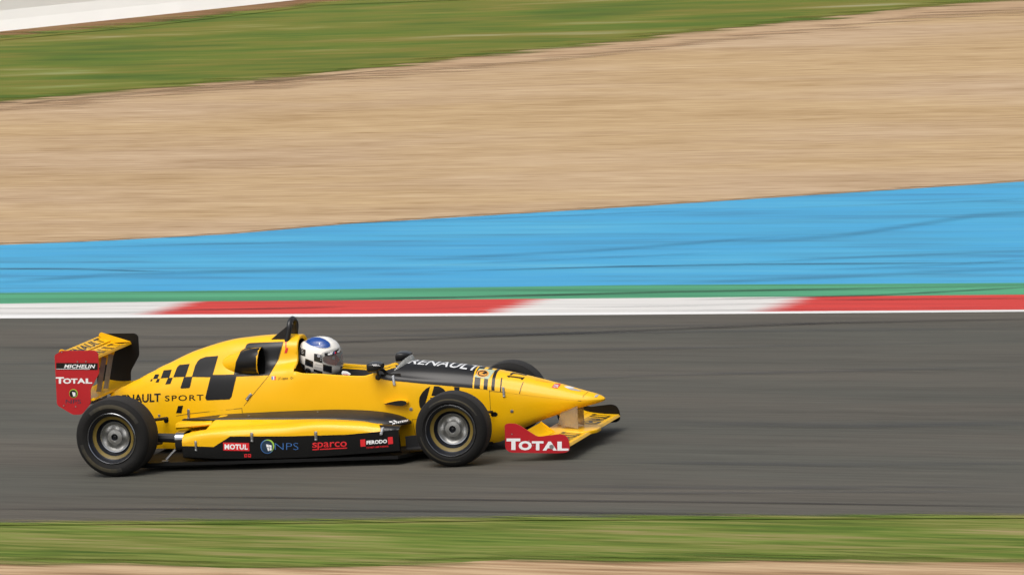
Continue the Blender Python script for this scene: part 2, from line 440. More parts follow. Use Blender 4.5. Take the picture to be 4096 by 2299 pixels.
def fringe(o, B, wlo, whi, material, flip=False, z=.006, al=1.2, ac=.05, soft=.35):
    '''ragged edge of a ground cover, growing over its neighbour; part of that cover's mesh'''
    m = material.copy(); m.name = material.name+'_edge'
    n = m.node_tree.nodes; L = m.node_tree.links; b = n['Principled BSDF']
    uv = n.new('ShaderNodeUVMap'); sp = n.new('ShaderNodeSeparateXYZ'); L.new(uv.outputs[0], sp.inputs[0])
    g = n.new('ShaderNodeNewGeometry'); r = n.new('ShaderNodeMapping'); r.inputs['Rotation'].default_value = (0, 0, -STREAK); L.new(g.outputs['Position'], r.inputs[0])
    mp = n.new('ShaderNodeMapping'); mp.inputs['Scale'].default_value = (1/al, 1/ac, 1); L.new(r.outputs[0], mp.inputs[0])
    tx = n.new('ShaderNodeTexNoise'); tx.inputs['Scale'].default_value = 1; tx.inputs['Detail'].default_value = 3; L.new(mp.outputs[0], tx.inputs['Vector'])
    v = sp.outputs[1]
    sb = n.new('ShaderNodeMath'); sb.operation = 'MULTIPLY_ADD'; sb.inputs[1].default_value = 1; sb.inputs[2].default_value = -.5; L.new(tx.outputs[0], sb.inputs[0])
    ml = n.new('ShaderNodeMath'); ml.operation = 'MULTIPLY_ADD'; ml.inputs[1].default_value = 2.2; L.new(sb.outputs[0], ml.inputs[0]); L.new(v, ml.inputs[2])
    mr = n.new('ShaderNodeMapRange'); mr.interpolation_type = 'SMOOTHSTEP'; mr.inputs[1].default_value = .5-soft; mr.inputs[2].default_value = .5+soft; L.new(ml.outputs[0], mr.inputs[0])
    ed = n.new('ShaderNodeMath'); ed.operation = 'MULTIPLY'; ed.use_clamp = True; ed.inputs[1].default_value = 6; L.new(v, ed.inputs[0])
    al_ = n.new('ShaderNodeMath'); al_.operation = 'MULTIPLY'; L.new(mr.outputs[0], al_.inputs[0]); L.new(ed.outputs[0], al_.inputs[1])
    L.new(al_.outputs[0], b.inputs['Alpha'])
    me = o.data; bm = bmesh.new(); bm.from_mesh(me); uvl = bm.loops.layers.uv.get('mark') or bm.loops.layers.uv.new('mark')
    mi = len(me.materials); me.materials.append(m); N = Vector((-KD.y, KD.x, 0))
    P = [p for p in B]; vs = [[bm.verts.new(p+N*a+Vector((0, 0, z))) for a in (wlo, whi)] for p in P]
    for i in range(len(P)-1):
        f = bm.faces.new([vs[i][0], vs[i+1][0], vs[i+1][1], vs[i][1]]); f.material_index = mi
        for lp in f.loops: lp[uvl].uv = (0, (1 if lp.vert in (vs[i][1], vs[i+1][1]) else 0) if not flip else (0 if lp.vert in (vs[i][1], vs[i+1][1]) else 1))
        f.normal_update()
        if f.normal.z < 0: f.normal_flip()
    bm.to_mesh(me); bm.free()
ob = bpy.data.objects
fringe(ob['near_grass'], B_track, -.10, .16, grassn_m, flip=True, ac=.03)
fringe(ob['near_grass'], B_near, -.22, .30, grassn_m, ac=.10, al=1.4)
fringe(ob['far_grass'], B_grass, -1.1, .9, grassf_m, ac=.25, al=2.2)
fringe(ob['far_grass'], B_dirt, -.8, 1.2, grassf_m, flip=True, ac=.25, al=2.2)
fringe(ob['gravel_edge'], B_berm, -1.2, .8, berm_m, ac=.2, al=2.5)
fringe(ob['gravel_trap'], B_gravel, -.10, .20, gravel_m, ac=.06, al=.8)

# rubber left by tyres, lying on the paint and on the asphalt (part of those surfaces' meshes)
def rubber_mat(name, col, strength):
    m = bpy.data.materials.new(name); m.use_nodes = True; n = m.node_tree.nodes; L = m.node_tree.links
    b = n['Principled BSDF']; b.inputs['Base Color'].default_value = (*G(*col), 1); b.inputs['Roughness'].default_value = .8
    b.inputs['Specular IOR Level'].default_value = .2
    uv = n.new('ShaderNodeUVMap'); sp = n.new('ShaderNodeSeparateXYZ'); L.new(uv.outputs[0], sp.inputs[0])
    a = n.new('ShaderNodeMath'); a.operation = 'PINGPONG'; a.inputs[1].default_value = .5; L.new(sp.outputs[1], a.inputs[0])
    a2 = n.new('ShaderNodeMath'); a2.operation = 'PINGPONG'; a2.inputs[1].default_value = .5; L.new(sp.outputs[0], a2.inputs[0])
    s1 = n.new('ShaderNodeMapRange'); s1.interpolation_type = 'SMOOTHSTEP'; s1.inputs[1].default_value = 0; s1.inputs[2].default_value = .5; L.new(a.outputs[0], s1.inputs[0])
    s2 = n.new('ShaderNodeMapRange'); s2.inputs[1].default_value = 0; s2.inputs[2].default_value = .25; L.new(a2.outputs[0], s2.inputs[0])
    mu = n.new('ShaderNodeMath'); mu.operation = 'MULTIPLY'; L.new(s1.outputs[0], mu.inputs[0]); L.new(s2.outputs[0], mu.inputs[1])
    g = n.new('ShaderNodeNewGeometry'); r = n.new('ShaderNodeMapping'); r.inputs['Rotation'].default_value = (0, 0, -STREAK); L.new(g.outputs['Position'], r.inputs[0])
    mp = n.new('ShaderNodeMapping'); mp.inputs['Scale'].default_value = (.4, 9, 1); L.new(r.outputs[0], mp.inputs[0])
    tx = n.new('ShaderNodeTexNoise'); tx.inputs['Scale'].default_value = 1; L.new(mp.outputs[0], tx.inputs['Vector'])
    mr = n.new('ShaderNodeMapRange'); mr.inputs[1].default_value = .3; mr.inputs[2].default_value = .65; mr.inputs[3].default_value = .35; mr.inputs[4].default_value = 1; L.new(tx.outputs[0], mr.inputs[0])
    m2 = n.new('ShaderNodeMath'); m2.operation = 'MULTIPLY'; L.new(mu.outputs[0], m2.inputs[0]); L.new(mr.outputs[0], m2.inputs[1])
    m3 = n.new('ShaderNodeMath'); m3.operation = 'MULTIPLY'; m3.inputs[1].default_value = strength; L.new(m2.outputs[0], m3.inputs[0])
    L.new(m3.outputs[0], b.inputs['Alpha'])
    return m
rub = rubber_mat('tyre_rubber_mark', (48, 46, 46), .62)
rubs = rubber_mat('faint_rubber_mark', (50, 56, 68), .23)
def add_marks(o, marks, base=.004):
    me = o.data; b = bmesh.new(); b.from_mesh(me); uvl = b.loops.layers.uv.get('mark') or b.loops.layers.uv.new('mark'); m0 = len(me.materials)-1
    me.materials.append(rub); me.materials.append(rubs)
    for k, (pts, wpx, mi) in enumerate(marks):
        z = base+.0006*k; rows = []
        P = []
        for i in range(len(pts)-1):          # resample in pixels
            for t in range(6): P.append((pts[i][0]+(pts[i+1][0]-pts[i][0])*t/6, pts[i][1]+(pts[i+1][1]-pts[i][1])*t/6))
        P.append(pts[-1])
        for x, y in P: rows.append([at(x, y+wpx/2, Z=z), at(x, y-wpx/2, Z=z)])
        vs = [[b.verts.new(p) for p in r] for r in rows]; n = len(vs)-1
        for i in range(n):
            f = b.faces.new([vs[i][0], vs[i+1][0], vs[i+1][1], vs[i][1]]); f.material_index = mi+m0
            for lp, uv in zip(f.loops, ((i/n, 0), ((i+1)/n, 0), ((i+1)/n, 1), (i/n, 1))): lp[uvl].uv = uv
            f.normal_update()
            if f.normal.z < 0: f.normal_flip()
    b.to_mesh(me); b.free()
add_marks(road, [
    ([(250, 1980), (1400, 1992), (2800, 2006), (4400, 2028)], 11, 1), ([(-400, 2034), (875, 2034), (2048, 2045), (3500, 2062)], 13, 1),
    ([(900, 2052), (2048, 2060), (3000, 2064)], 12, 2), ([(2000, 1944), (3000, 1950), (4400, 1942)], 26, 2), ([(1500, 1968), (2600, 1970), (4400, 1962)], 14, 2),
    ([(2400, 1846), (3300, 1856), (4400, 1850)], 22, 2), ([(-300, 1392), (900, 1384), (2300, 1330), (3300, 1290), (4500, 1266)], 13, 1),
    ([(-200, 1350), (1500, 1342), (3000, 1322), (4300, 1312)], 16, 2), ([(1200, 1322), (2200, 1310), (3400, 1288)], 14, 2),
    ([(-300, 1462), (500, 1444), (2200, 1400), (4300, 1360)], 16, 2), ([(1400, 1556), (2600, 1500), (4300, 1460)], 16, 2), ([(2500, 1690), (3400, 1700), (4400, 1690)], 30, 2)])
add_marks(runoff, [
    ([(-200, 1072), (300, 1076), (700, 1086)], 8, 1), ([(-100, 1137), (400, 1100), (1100, 1080), (1800, 1072)], 26, 2),
    ([(900, 908), (2000, 872), (3000, 832)], 8, 2), ([(1500, 1092), (2500, 1064), (3000, 1056), (4300, 1048)], 7, 1), ([(2900, 976), (3400, 938), (3900, 862), (4300, 838)], 30, 2),
    ([(2600, 1136), (3300, 1108), (4300, 1062)], 24, 2), ([(1500, 1046), (2400, 1000), (3300, 930)], 20, 2), ([(3100, 832), (3700, 812), (4300, 786)], 9, 2),
    ([(2900, 1056), (3500, 1024), (4300, 996)], 11, 2), ([(3200, 1082), (3800, 1058), (4300, 1022)], 12, 2), ([(0, 1000), (800, 975), (1500, 960)], 9, 2),
    ([(1700, 1062), (2500, 1024), (2900, 1010)], 9, 2)])
kerb_o = bpy.data.objects['kerb']
add_marks(kerb_o, [([(-200, 1232), (200, 1230), (800, 1216)], 7, 2), ([(-100, 1256), (300, 1252), (700, 1246)], 6, 2), ([(500, 1244), (1100, 1232), (1400, 1226)], 7, 1), ([(1300, 1240), (1700, 1234), (2000, 1224)], 6, 2),
    ([(2100, 1232), (2700, 1222), (3200, 1212)], 7, 2), ([(3200, 1200), (3700, 1194), (4200, 1190)], 7, 1), ([(2400, 1246), (3300, 1234), (4200, 1224)], 6, 2)])
add_marks(gk, [([(1100, 1200), (1900, 1186), (2700, 1166), (4300, 1138)], 12, 1), ([(2700, 1200), (3500, 1180), (4300, 1138)], 9, 1)], base=.004)

# white wall along the far verge, base in the photo's top left corner
bm = bmesh.new()
N = Vector((-KD.y, KD.x, 0)); W = B_wall
prof = [(0, 0), (.10, .16), (.16, .30), (.20, 2.4), (.42, 2.4), (.46, .30), (.52, .16), (.62, 0)]
rows = []
for p in W[1:-1]+[at(2600, -130, Z=0), at(4300, -300, Z=0)]:
    rows.append([Vector((p.x, p.y, 0))+N*a+Vector((0, 0, h)) for a, h in prof])
d0 = (rows[0][0]-rows[1][0]).normalized()
rows.insert(0, [p+d0*40 for p in rows[0]])
vs = grid(bm, rows)
bm.faces.new(vs[0]); bm.faces.new(list(reversed(vs[-1])))
bmesh.ops.recalc_face_normals(bm, faces=bm.faces)
wall_p = mat('weathered_white_wall', (.80, .80, .77), .85, srgb=False, noise=.10, nscale=.8)
wl = obj('barrier_wall', bm, wall_p, smooth=False, bevel=.01)
tag(wl, 'long white concrete wall beyond the far grass verge', 'wall')

# ================================================================== THE CAR
car = bpy.data.objects.new('racing_car', None); C.objects.link(car); car.location = (1.3, 0, 0)
tag(car, 'yellow open-wheel racing car with black checkers and red wing end plates on the asphalt', 'racing car')
bpy.context.view_layer.update()
INV = Matrix.Translation((-1.3, 0, 0))
def part(name, bm, mats, parent=None, **k):
    """vertices are given in world space; the part is stored relative to its parent chain"""
    bmesh.ops.transform(bm, matrix=INV, verts=bm.verts)
    return obj(name, bm, mats, parent or car, **k)

# ---- body sections: X -> 8 points (y, z), 0 = top centre, 4 = seam / cockpit rim, 5 = lower edge of engine cover, 7 = underside
ST = {
 -.27: [(0, .522), (.045, .519), (.075, .505), (.092, .475), (.10, .43), (.09, .36), (.09, .25), (.08, .10)],
 -.19: [(0, .560), (.048, .552), (.080, .528), (.100, .488), (.112, .44), (.115, .345), (.112, .25), (.10, .10)],
 -.07: [(0, .609), (.05, .598), (.083, .565), (.106, .52), (.122, .465), (.135, .345), (.135, .25), (.12, .10)],
 .18: [(0, .720), (.055, .708), (.097, .668), (.13, .60), (.158, .52), (.175, .352), (.175, .25), (.15, .10)],
 .44: [(0, .822), (.06, .808), (.108, .758), (.15, .67), (.19, .57), (.215, .376), (.215, .25), (.18, .09)],
 .79: [(0, .898), (.065, .884), (.120, .825), (.165, .72), (.228, .61), (.262, .404), (.27, .25), (.25, .08)],
 1.08: [(0, .914), (.07, .900), (.132, .845), (.165, .73), (.245, .635), (.275, .45), (.275, .25), (.26, .07)],
 1.20: [(0, .912), (.07, .898), (.128, .845), (.152, .73), (.245, .652), (.275, .45), (.275, .25), (.26, .06)],
 1.27: [(0, .908), (.07, .894), (.125, .842), (.148, .735), (.25, .66), (.275, .45), (.275, .25), (.26, .06)],
 1.34: [(0, .9), (.07, .89), (.12, .84), (.20, .70), (.262, .646), (.275, .45), (.275, .25), (.25, .05)],
 1.46: [(0, .8), (.1, .78), (.18, .73), (.24, .68), (.264, .638), (.275, .45), (.27, .25), (.24, .05)],
 1.65: [(0, .75), (.1, .73), (.18, .70), (.24, .66), (.264, .620), (.275, .45), (.27, .25), (.23, .05)],
 1.82: [(0, .72), (.1, .71), (.18, .68), (.235, .65), (.260, .609), (.27, .45), (.265, .25), (.22, .05)],
 1.92: [(0, .71), (.1, .70), (.175, .67), (.228, .65), (.256, .630), (.265, .45), (.26, .25), (.21, .05)],
 1.955: [(0, .700), (.10, .690), (.17, .665), (.222, .632), (.252, .588), (.262, .45), (.255, .25), (.205, .05)],
 2.13: [(0, .681), (.10, .669), (.162, .640), (.205, .600), (.236, .557), (.246, .43), (.24, .25), (.18, .05)],
 2.5: [(0, .640), (.085, .627), (.138, .596), (.175, .553), (.200, .504), (.207, .39), (.195, .22), (.14, .05)],
 2.77: [(0, .592), (.07, .580), (.118, .551), (.148, .512), (.170, .463), (.175, .35), (.162, .18), (.11, .062)],
 2.97: [(0, .546), (.06, .536), (.100, .509), (.127, .470), (.146, .423), (.150, .32), (.130, .205), (.08, .155)],
 3.24: [(0, .472), (.045, .464), (.078, .443), (.100, .413), (.115, .378), (.115, .325), (.098, .268), (.055, .246)],
 3.44: [(0, .410), (.036, .404), (.060, .390), (.076, .371), (.086, .350), (.083, .328), (.066, .307), (.036, .296)],
 3.55: [(0, .376), (.022, .373), (.038, .366), (.047, .356), (.052, .345), (.048, .334), (.036, .323), (.018, .318)],
 3.585: [(0, .358), (.010, .357), (.018, .354), (.024, .349), (.027, .343), (.024, .337), (.018, .332), (.01, .330)],
}
XS = sorted(ST)
def pchip(xs, ys, x):
    n = len(xs)
    if x <= xs[0]: return ys[0]
    if x >= xs[-1]: return ys[-1]
    i = max(k for k in range(n-1) if xs[k] <= x)
    h = [xs[k+1]-xs[k] for k in range(n-1)]; d = [(ys[k+1]-ys[k])/h[k] for k in range(n-1)]
    def sl(k):
        if k == 0: return d[0]
        if k == n-1: return d[-1]
        if d[k-1]*d[k] <= 0: return 0
        w1 = 2*h[k]+h[k-1]; w2 = h[k]+2*h[k-1]
        return (w1+w2)/(w1/d[k-1]+w2/d[k])
    a, b_ = sl(i), sl(i+1); t = (x-xs[i])/h[i]; H = h[i]
    return ((2*t**3-3*t*t+1)*ys[i]+(t**3-2*t*t+t)*H*a+(-2*t**3+3*t*t)*ys[i+1]+(t**3-t*t)*H*b_)
_sc = {}
def sec(x):
    k = round(x, 4)
    if k not in _sc:
        _sc[k] = [(pchip(XS, [ST[a][j][0] for a in XS], x), pchip(XS, [ST[a][j][1] for a in XS], x)) for j in range(8)]
    return _sc[k]
def S(x, t, side=-1, off=0):
    P = sec(x); i = min(int(t), 6); u = t-i
    g = lambda j: P[j] if 0 <= j < 8 else ((-P[1][0], P[1][1]) if j < 0 else (P[7][0]-.05, P[7][1]))
    a, b_, c, d = g(i-1), g(i), g(i+1), g(i+2); o = []; tn = []
    for k in (0, 1):
        o.append(.5*(2*b_[k]+(c[k]-a[k])*u+(2*a[k]-5*b_[k]+4*c[k]-d[k])*u*u+(3*b_[k]-a[k]-3*c[k]+d[k])*u**3))
        tn.append(.5*((c[k]-a[k])+2*(2*a[k]-5*b_[k]+4*c[k]-d[k])*u+3*(3*b_[k]-a[k]-3*c[k]+d[k])*u*u))
    y, z = o; L_ = math.hypot(*tn) or 1
    y += -tn[1]/L_*off; z += tn[0]/L_*off
    return Vector((x, side*y, z))
def frange(a, b_, n): return [a+(b_-a)*k/n for k in range(n+1)]

# engine cover: t 0..5, X -.27..1.27, over both sides
EP_Y, EP_B, EP_W, EP_R, EP_BL, EP_S, EP_G = range(7)
body_mats = [yellow, sticker, mat('lettering_white', (.62, .63, .64), .4, srgb=False), redfilm, bluefilm, seam, gold, grey, pale, orange, navy, mat('intake_shade', (.002, .002, .002), .9, srgb=False, spec=.05)]
Yl, Bk, Wh, Rd, Bl, Se, Go, Gr, Pa, Or, Nv = range(11)
bm = bmesh.new()
T = [5-5*k/34 for k in range(35)]
rows = []
for x in frange(-.27, 1.27, 70):
    xx = x
    louv = .004*abs(math.sin((x+.27)*math.pi/.115)) if x < .2 else 0       # the stepped outlets along the tail
    rows.append([S(xx, t, -1, louv if t < 1 else 0) for t in T]+[S(xx, t, 1, louv if t < 1 else 0) for t in reversed(T[:-1])])
grid(bm, rows)
# bulging air scoop on each flank, mouth facing forward
for sd_ in (-1, 1):
    rows = []
    for x in frange(.46, 1.0, 24):
        f = (x-.46)/.54; f = f*f*(3-2*f)
        cy = .125+.068*f-.06*(1-f); cz = .690+.057*f; ry = .02+.070*f; rz = .040+.062*f
        rows.append([Vector((x+.012*math.sin(a)*f, sd_*(cy+ry*math.cos(a)), cz+rz*math.sin(a))) for a in frange(-math.pi/2, math.pi/2, 14)])
    grid(bm, rows)
    last = rows[-1]; cyl = Vector((last[0].x, sd_*.190, .747))
    inner = [cyl+(p-cyl)*.93 for p in last]
    grid(bm, [last, inner], mi=Go)
    deep = [p+Vector((-.035, 0, 0)) for p in inner]
    grid(bm, [inner, deep], mi=11); f = bm.faces.new([bm.verts.new(p) for p in deep]); f.material_index = 11  # near-black faces put the duct's inner shade into the colour
# front arch (lip and recess behind the driver's head)
ts = [3.75-3.75*k/24 for k in range(25)]
arch = [S(1.27, t, -1) for t in ts]+[S(1.27, t, 1) for t in reversed(ts[:-1])]
cen = Vector((1.27, 0, .70))
lip1 = [Vector((1.276, p.y*.95, p.z-.006)) for p in arch]
lip2 = [Vector((1.262, p.y*.84, .66+(p.z-.66)*.88)) for p in arch]
lip3 = [Vector((1.13, p.y*.82, .66+(p.z-.66)*.86)) for p in arch]
grid(bm, [arch, lip1, lip2]); grid(bm, [lip2, lip3], mi=Bk)
f = bm.faces.new([bm.verts.new(p) for p in lip3]); f.material_index = Bk
bmesh.ops.remove_doubles(bm, verts=bm.verts, dist=1e-5)
bmesh.ops.recalc_face_normals(bm, faces=bm.faces)
tree = bvh_of(bm)
k2 = crop(560, 1240, .34585)
for mi, polys in ((Bk, [
      [(118, 822), (130, 798), (148, 798), (136, 822)], [(150, 795), (178, 742), (224, 740), (203, 792)], [(180, 835), (200, 795), (232, 792), (215, 835)],
      [(240, 788), (275, 695), (368, 688), (338, 780)], [(293, 857), (325, 783), (380, 780), (352, 853)], [(385, 775), (430, 660), (460, 632), (576, 620), (525, 770)],
      [(468, 897), (510, 772), (607, 768), (578, 890), (565, 900), (480, 905)], [(602, 768), (640, 640), (668, 590), (700, 562), (760, 540), (905, 528), (842, 748)],
      [(755, 1015), (815, 775), (1115, 768), (1060, 1000), (1035, 1030), (772, 1042)], [(606, 768), (842, 748), (1500, 737), (1494, 752), (1115, 768), (815, 775), (607, 772)],
      [(1087, 742), (1110, 600), (1168, 470), (1228, 432), (1402, 430), (1380, 500), (1366, 620), (1374, 740)],
      [(1216, 432), (1236, 395), (1268, 380), (1655, 366), (1600, 560), (1505, 735), (1385, 739), (1383, 600), (1386, 480), (1394, 430)],
      [(418, 1190), (442, 1105), (500, 1103), (480, 1190)]]),):
    for p in polys: stick(bm, tree, shape_mesh([k2(p)]), mi, step=7)
stick(bm, tree, shape_mesh([k2([(1372, 742), (1366, 600), (1378, 500), (1402, 440), (1428, 462), (1446, 540), (1452, 640), (1446, 738)])]), 11, off=.004, step=5)  # matte black patch paints the shaded hollow of the scoop mouth
stick(bm, tree, text_px('RENAULT', (463, 1614), (643, 1606), 34, bold=.028), Bk)
stick(bm, tree, text_px('SPORT', (660, 1604), (814, 1600), 23, bold=.01, shear=.0, space=1.2), Bk)
stick(bm, tree, shape_mesh([k2([(1522, 763), (1537, 763), (1537, 804), (1522, 803)])]), Bl)
stick(bm, tree, shape_mesh([k2([(1537, 763), (1555, 763), (1555, 805), (1537, 804)])]), Wh)
stick(bm, tree, shape_mesh([k2([(1555, 763), (1570, 763), (1570, 806), (1555, 805)])]), Rd)
stick(bm, tree, text_px('J.F. Lepine', (1111, 1518), (1152, 1517), 11, bold=.0, shear=.35), Bk)
stick(bm, tree, text_px('O+', (1162, 1516), (1175, 1516), 10, bold=.01), Bk)
stick(bm, tree, shape_mesh([k2([(1670, 497), (1685, 440), (1717, 434), (1700, 497)]), k2([(1681, 445), (1683, 372), (1694, 372), (1694, 443)]), k2([(1676, 378), (1688, 352), (1700, 378)])]), Rd)
for ln in ([(1660, 365), (1605, 560), (1500, 745), (1300, 985), (1180, 1133), (900, 1160), (580, 1195), (420, 1222)], [(1180, 1133), (1184, 1204)]):
    for q in line_px(k2(ln), 1.5): stick(bm, tree, shape_mesh([q]), Se, step=12)
cover = part('engine_cover', bm, body_mats)

# louvre-like pale badge on the tail is only a small unreadable mark
# monocoque and lower body: below the cover (t 5..7) behind X=1.27, below the rim / seam (t 4..7) ahead of it
bm = bmesh.new()
rows = []
for x in frange(-.27, 1.27, 40):
    tt = frange(5, 7, 10)
    rows.append([S(x, t, -1) for t in tt]+[Vector((x, 0, sec(x)[7][1]))]+[S(x, t, 1) for t in reversed(tt)])
grid(bm, rows)
rows = []
for x in sorted(set([round(v, 4) for v in frange(1.27, 3.585, 90)]+[1.92, 1.955])):
    t0 = 4.0
    tt = frange(t0, 7, 22)
    rows.append([S(x, t, -1) for t in tt]+[Vector((x, 0, sec(x)[7][1]))]+[S(x, t, 1) for t in reversed(tt)])
grid(bm, rows)
fr = rows[-1]; bm.faces.new([bm.verts.new(p) for p in fr]+[])
# tub flank between the cover's edge line and the pod, behind X=1.27 the cover carries it; rim lip round the cockpit
for sd_ in (-1, 1):
    rr = []
    for x in frange(1.27, 1.955, 30):
        p = S(x, 4, sd_); rr.append([p, p+Vector((0, -sd_*.008, .006)), p+Vector((0, -sd_*.022, .004)), p+Vector((0, -sd_*.030, -.03))])
    grid(bm, rr)
bmesh.ops.remove_doubles(bm, verts=bm.verts, dist=1e-5)
bmesh.ops.recalc_face_normals(bm, faces=bm.faces)
tree = bvh_of(bm)
for ln in ([(1180, 1133), (900, 1160), (580, 1195), (420, 1222)], [(1180, 1133), (1184, 1204)], [(1215, 1090), (1180, 1133)]):
    for q in line_px(k2(ln), 1.8): stick(bm, tree, shape_mesh([q]), Se, step=12)
k4 = crop(1500, 1360, .34585); k5 = crop(1900, 1380, .34574)
for p in ([(638, 533), (590, 560), (545, 605), (515, 660), (508, 712), (516, 765), (535, 800), (562, 768), (587, 716)],
          [(684, 530), (740, 533), (790, 560), (826, 602), (760, 625), (700, 642), (652, 642)], [(640, 662), (692, 658), (692, 668), (638, 672)]):
    stick(bm, tree, shape_mesh([k4(p)]), Bk)
for ln in (k4([(1325, 590), (1330, 700), (1337, 832), (1352, 842)]), [(1956, 1563), (2079, 1574), (2325, 1603)],
           k4([(428, 915), (520, 912)]), k4([(430, 915), (470, 1105)])):
    for q in line_px(ln, 1.5): stick(bm, tree, shape_mesh([q]), Se, step=14)
# slots the suspension arms pass through
for p in (k4([(1340, 850), (1356, 830), (1395, 828), (1416, 845), (1418, 865), (1400, 882), (1358, 882), (1342, 868)]), k4([(915, 540), (978, 543), (976, 585), (918, 585)]),
          crop(600, 1600, .16598)([(335, 490), (390, 408), (445, 408), (452, 500), (430, 540), (380, 548), (345, 525)])):
    stick(bm, tree, shape_mesh([p]), Bk)
mono = part('monocoque', bm, body_mats)

# nose cover: black deck, stripes, yellow nose, t 0..4 over both sides
bm = bmesh.new()
def X0(t): return 2.13-.185*(t/4)**1.6
bands = [(2.637, Bk), (2.648, Yl), (2.692, Bk), (2.718, Yl), (2.748, Bk), (2.776, Yl), (2.800, Bk), (2.84, Yl), (2.850, Bk), (3.585, Yl)]
edges = [2.13]+[e for e, _ in bands]
samples = []
cols = []
for i, (e, c) in enumerate(bands):
    a = 2.13 if i == 0 else bands[i-1][0]
    n = max(1, int(round((e-a)/.028)))
    for k in range(n): samples.append(a+(e-a)*k/n); cols.append(c)
samples.append(3.585)
TT = [4-4*k/26 for k in range(27)]
def hx(x, t):                                   # only the rear edge sweeps back; the stripes stay square
    f = max(0, min(1, (2.637-x)/(2.637-2.13))); return x-(2.13-X0(t))*f
rows = [[S(hx(x, t), t, -1, .0015) for t in TT]+[S(hx(x, t), t, 1, .0015) for t in reversed(TT[:-1])] for x in samples]
nT = len(TT)
def hm(i, j):
    c = cols[i]; t = TT[j] if j < nT else 4
    if samples[i] >= 2.83 and c == Bk and j < nT-1 and TT[j] < 2.0: return Yl
    return c
grid(bm, rows, mi=hm)
e0 = rows[0]
grid(bm, [[p+Vector((-.001, 0, -.016)) for p in e0], e0], mi=Bk)
sphere(bm, Vector((3.580, 0, .344)), .0165, Yl, sc=(1, 1.45, .9))
bmesh.ops.remove_doubles(bm, verts=bm.verts, dist=1e-5)
bmesh.ops.recalc_face_normals(bm, faces=bm.faces)
tree = bvh_of(bm)
def down(x, y): return Vector((x, y, 2)), Vector((0, 0, -1))
def text_xy(s, x0, x1, y0, y1, bold=0, shear=0, rot=False):
    """lettering laid on an upward surface: x0..x1, y0..y1; rot=True reads across the car from the front"""
    b = text_mesh(s, bold, shear)
    for v in b.verts:
        u, q = v.co.x, v.co.y
        v.co = (x0+(x1-x0)*u, y0+(y1-y0)*q, 0) if not rot else (x0+(x1-x0)*q, y0+(y1-y0)*u, 0)
    return b
stick(bm, tree, text_xy('RENAULT', 2.115, 2.66, -.098, .025, bold=.012, shear=.18), Wh, rayfn=down, step=.03)
for q in line_px(k5([(560, 425), (535, 480), (515, 560)]), 2.5): stick(bm, tree, shape_mesh([q]), Bk, step=14)
for q in line_px(k5([(1310, 540), (1262, 575), (1230, 642)]), 1.5): stick(bm, tree, shape_mesh([q]), Se, step=14)
stick(bm, tree, shape_mesh([k4([(1148, 425), (1205, 330), (1392, 348), (1312, 452)])]), Pa, off=.002)
stick(bm, tree, shape_mesh([circ_px(1930.5, 1494, 25, 14.5)]), Or, off=.003)
stick(bm, tree, shape_mesh([circ_px(1930.5, 1494, 20, 11.5)]), Bk, off=.004)
stick(bm, tree, shape_mesh([k4([(1210, 375), (1250, 366), (1268, 372), (1230, 384), (1262, 400), (1300, 388), (1280, 410), (1225, 408), (1200, 392)])]), Or, off=.005)
for p in ([(378, 350), (560, 375), (558, 390), (378, 366)], [(526, 398), (546, 403), (578, 372), (560, 370)], [(378, 350), (370, 362), (393, 376), (402, 372)],
          [(404, 347), (408, 330), (436, 317), (480, 322), (600, 345), (596, 353), (480, 333), (444, 331), (426, 347)]):
    stick(bm, tree, shape_mesh([k5(p)]), Bk)
stick(bm, tree, text_px('M Stevens', k5([(700, 412)])[0], k5([(880, 436)])[0], 6, shear=.4), Or)
stick(bm, tree, shape_mesh([k5([(885, 490), (918, 448), (1000, 446), (955, 500)])]), Rd)
stick(bm, tree, text_px('TOTAL', k5([(893, 488)])[0], k5([(955, 492)])[0], 12, bold=.04, up=(9, -11)), Wh, off=.003)
stick(bm, tree, shape_mesh([k5([(1028, 478), (1070, 474), (1150, 488), (1130, 500), (1070, 500)])]), Wh)
stick(bm, tree, shape_mesh([k5([(1100, 516), (1140, 500), (1238, 530), (1190, 530)])]), Gr)
stick(bm, tree, shape_mesh([k5([(1070, 500), (1130, 500), (1110, 520), (1095, 514)])]), Gr, off=.0025)
stick(bm, tree, shape_mesh([k5([(1378, 600), (1400, 572), (1436, 572), (1412, 600)])]), Gr)
nose = part('nose_cover', bm, body_mats)

# cockpit liner, headrest, steering wheel
bm = bmesh.new(); rows = []
for x in frange(1.2, 2.10, 24):
    zr = S(min(x, 1.93), 4).z - .012
    if x > 1.93: zr = .62
    yw = abs(S(min(max(x, 1.27), 1.95), 4).y)-.026
    half = [(yw, zr), (yw-.01, zr-.06), (yw-.03, .42), (yw-.05, .2), (0, .12)]
    rows.append([Vector((x, -y, z)) for y, z in half]+[Vector((x, y, z)) for y, z in reversed(half[:-1])])
vs = grid(bm, rows)
part('cockpit_liner', bm, satin)
bm = bmesh.new()
box(bm, (1.165, 0, .74), (.06, .17, .20)); part('headrest', bm, satin, bevel=.025)
bm = bmesh.new()
tube(bm, [Vector((1.895, 0, .53))+Matrix.Rotation(R_(-22), 3, 'Y') @ Vector((0, .125*math.cos(a), .10*math.sin(a))) for a in frange(0, 2*math.pi, 28)], .012, 8, caps=False)
box(bm, (1.897, 0, .53), (.02, .21, .035)); tube(bm, [(1.9, 0, .53), (2.2, 0, .45)], .012)
part('steering_wheel', bm, satin)

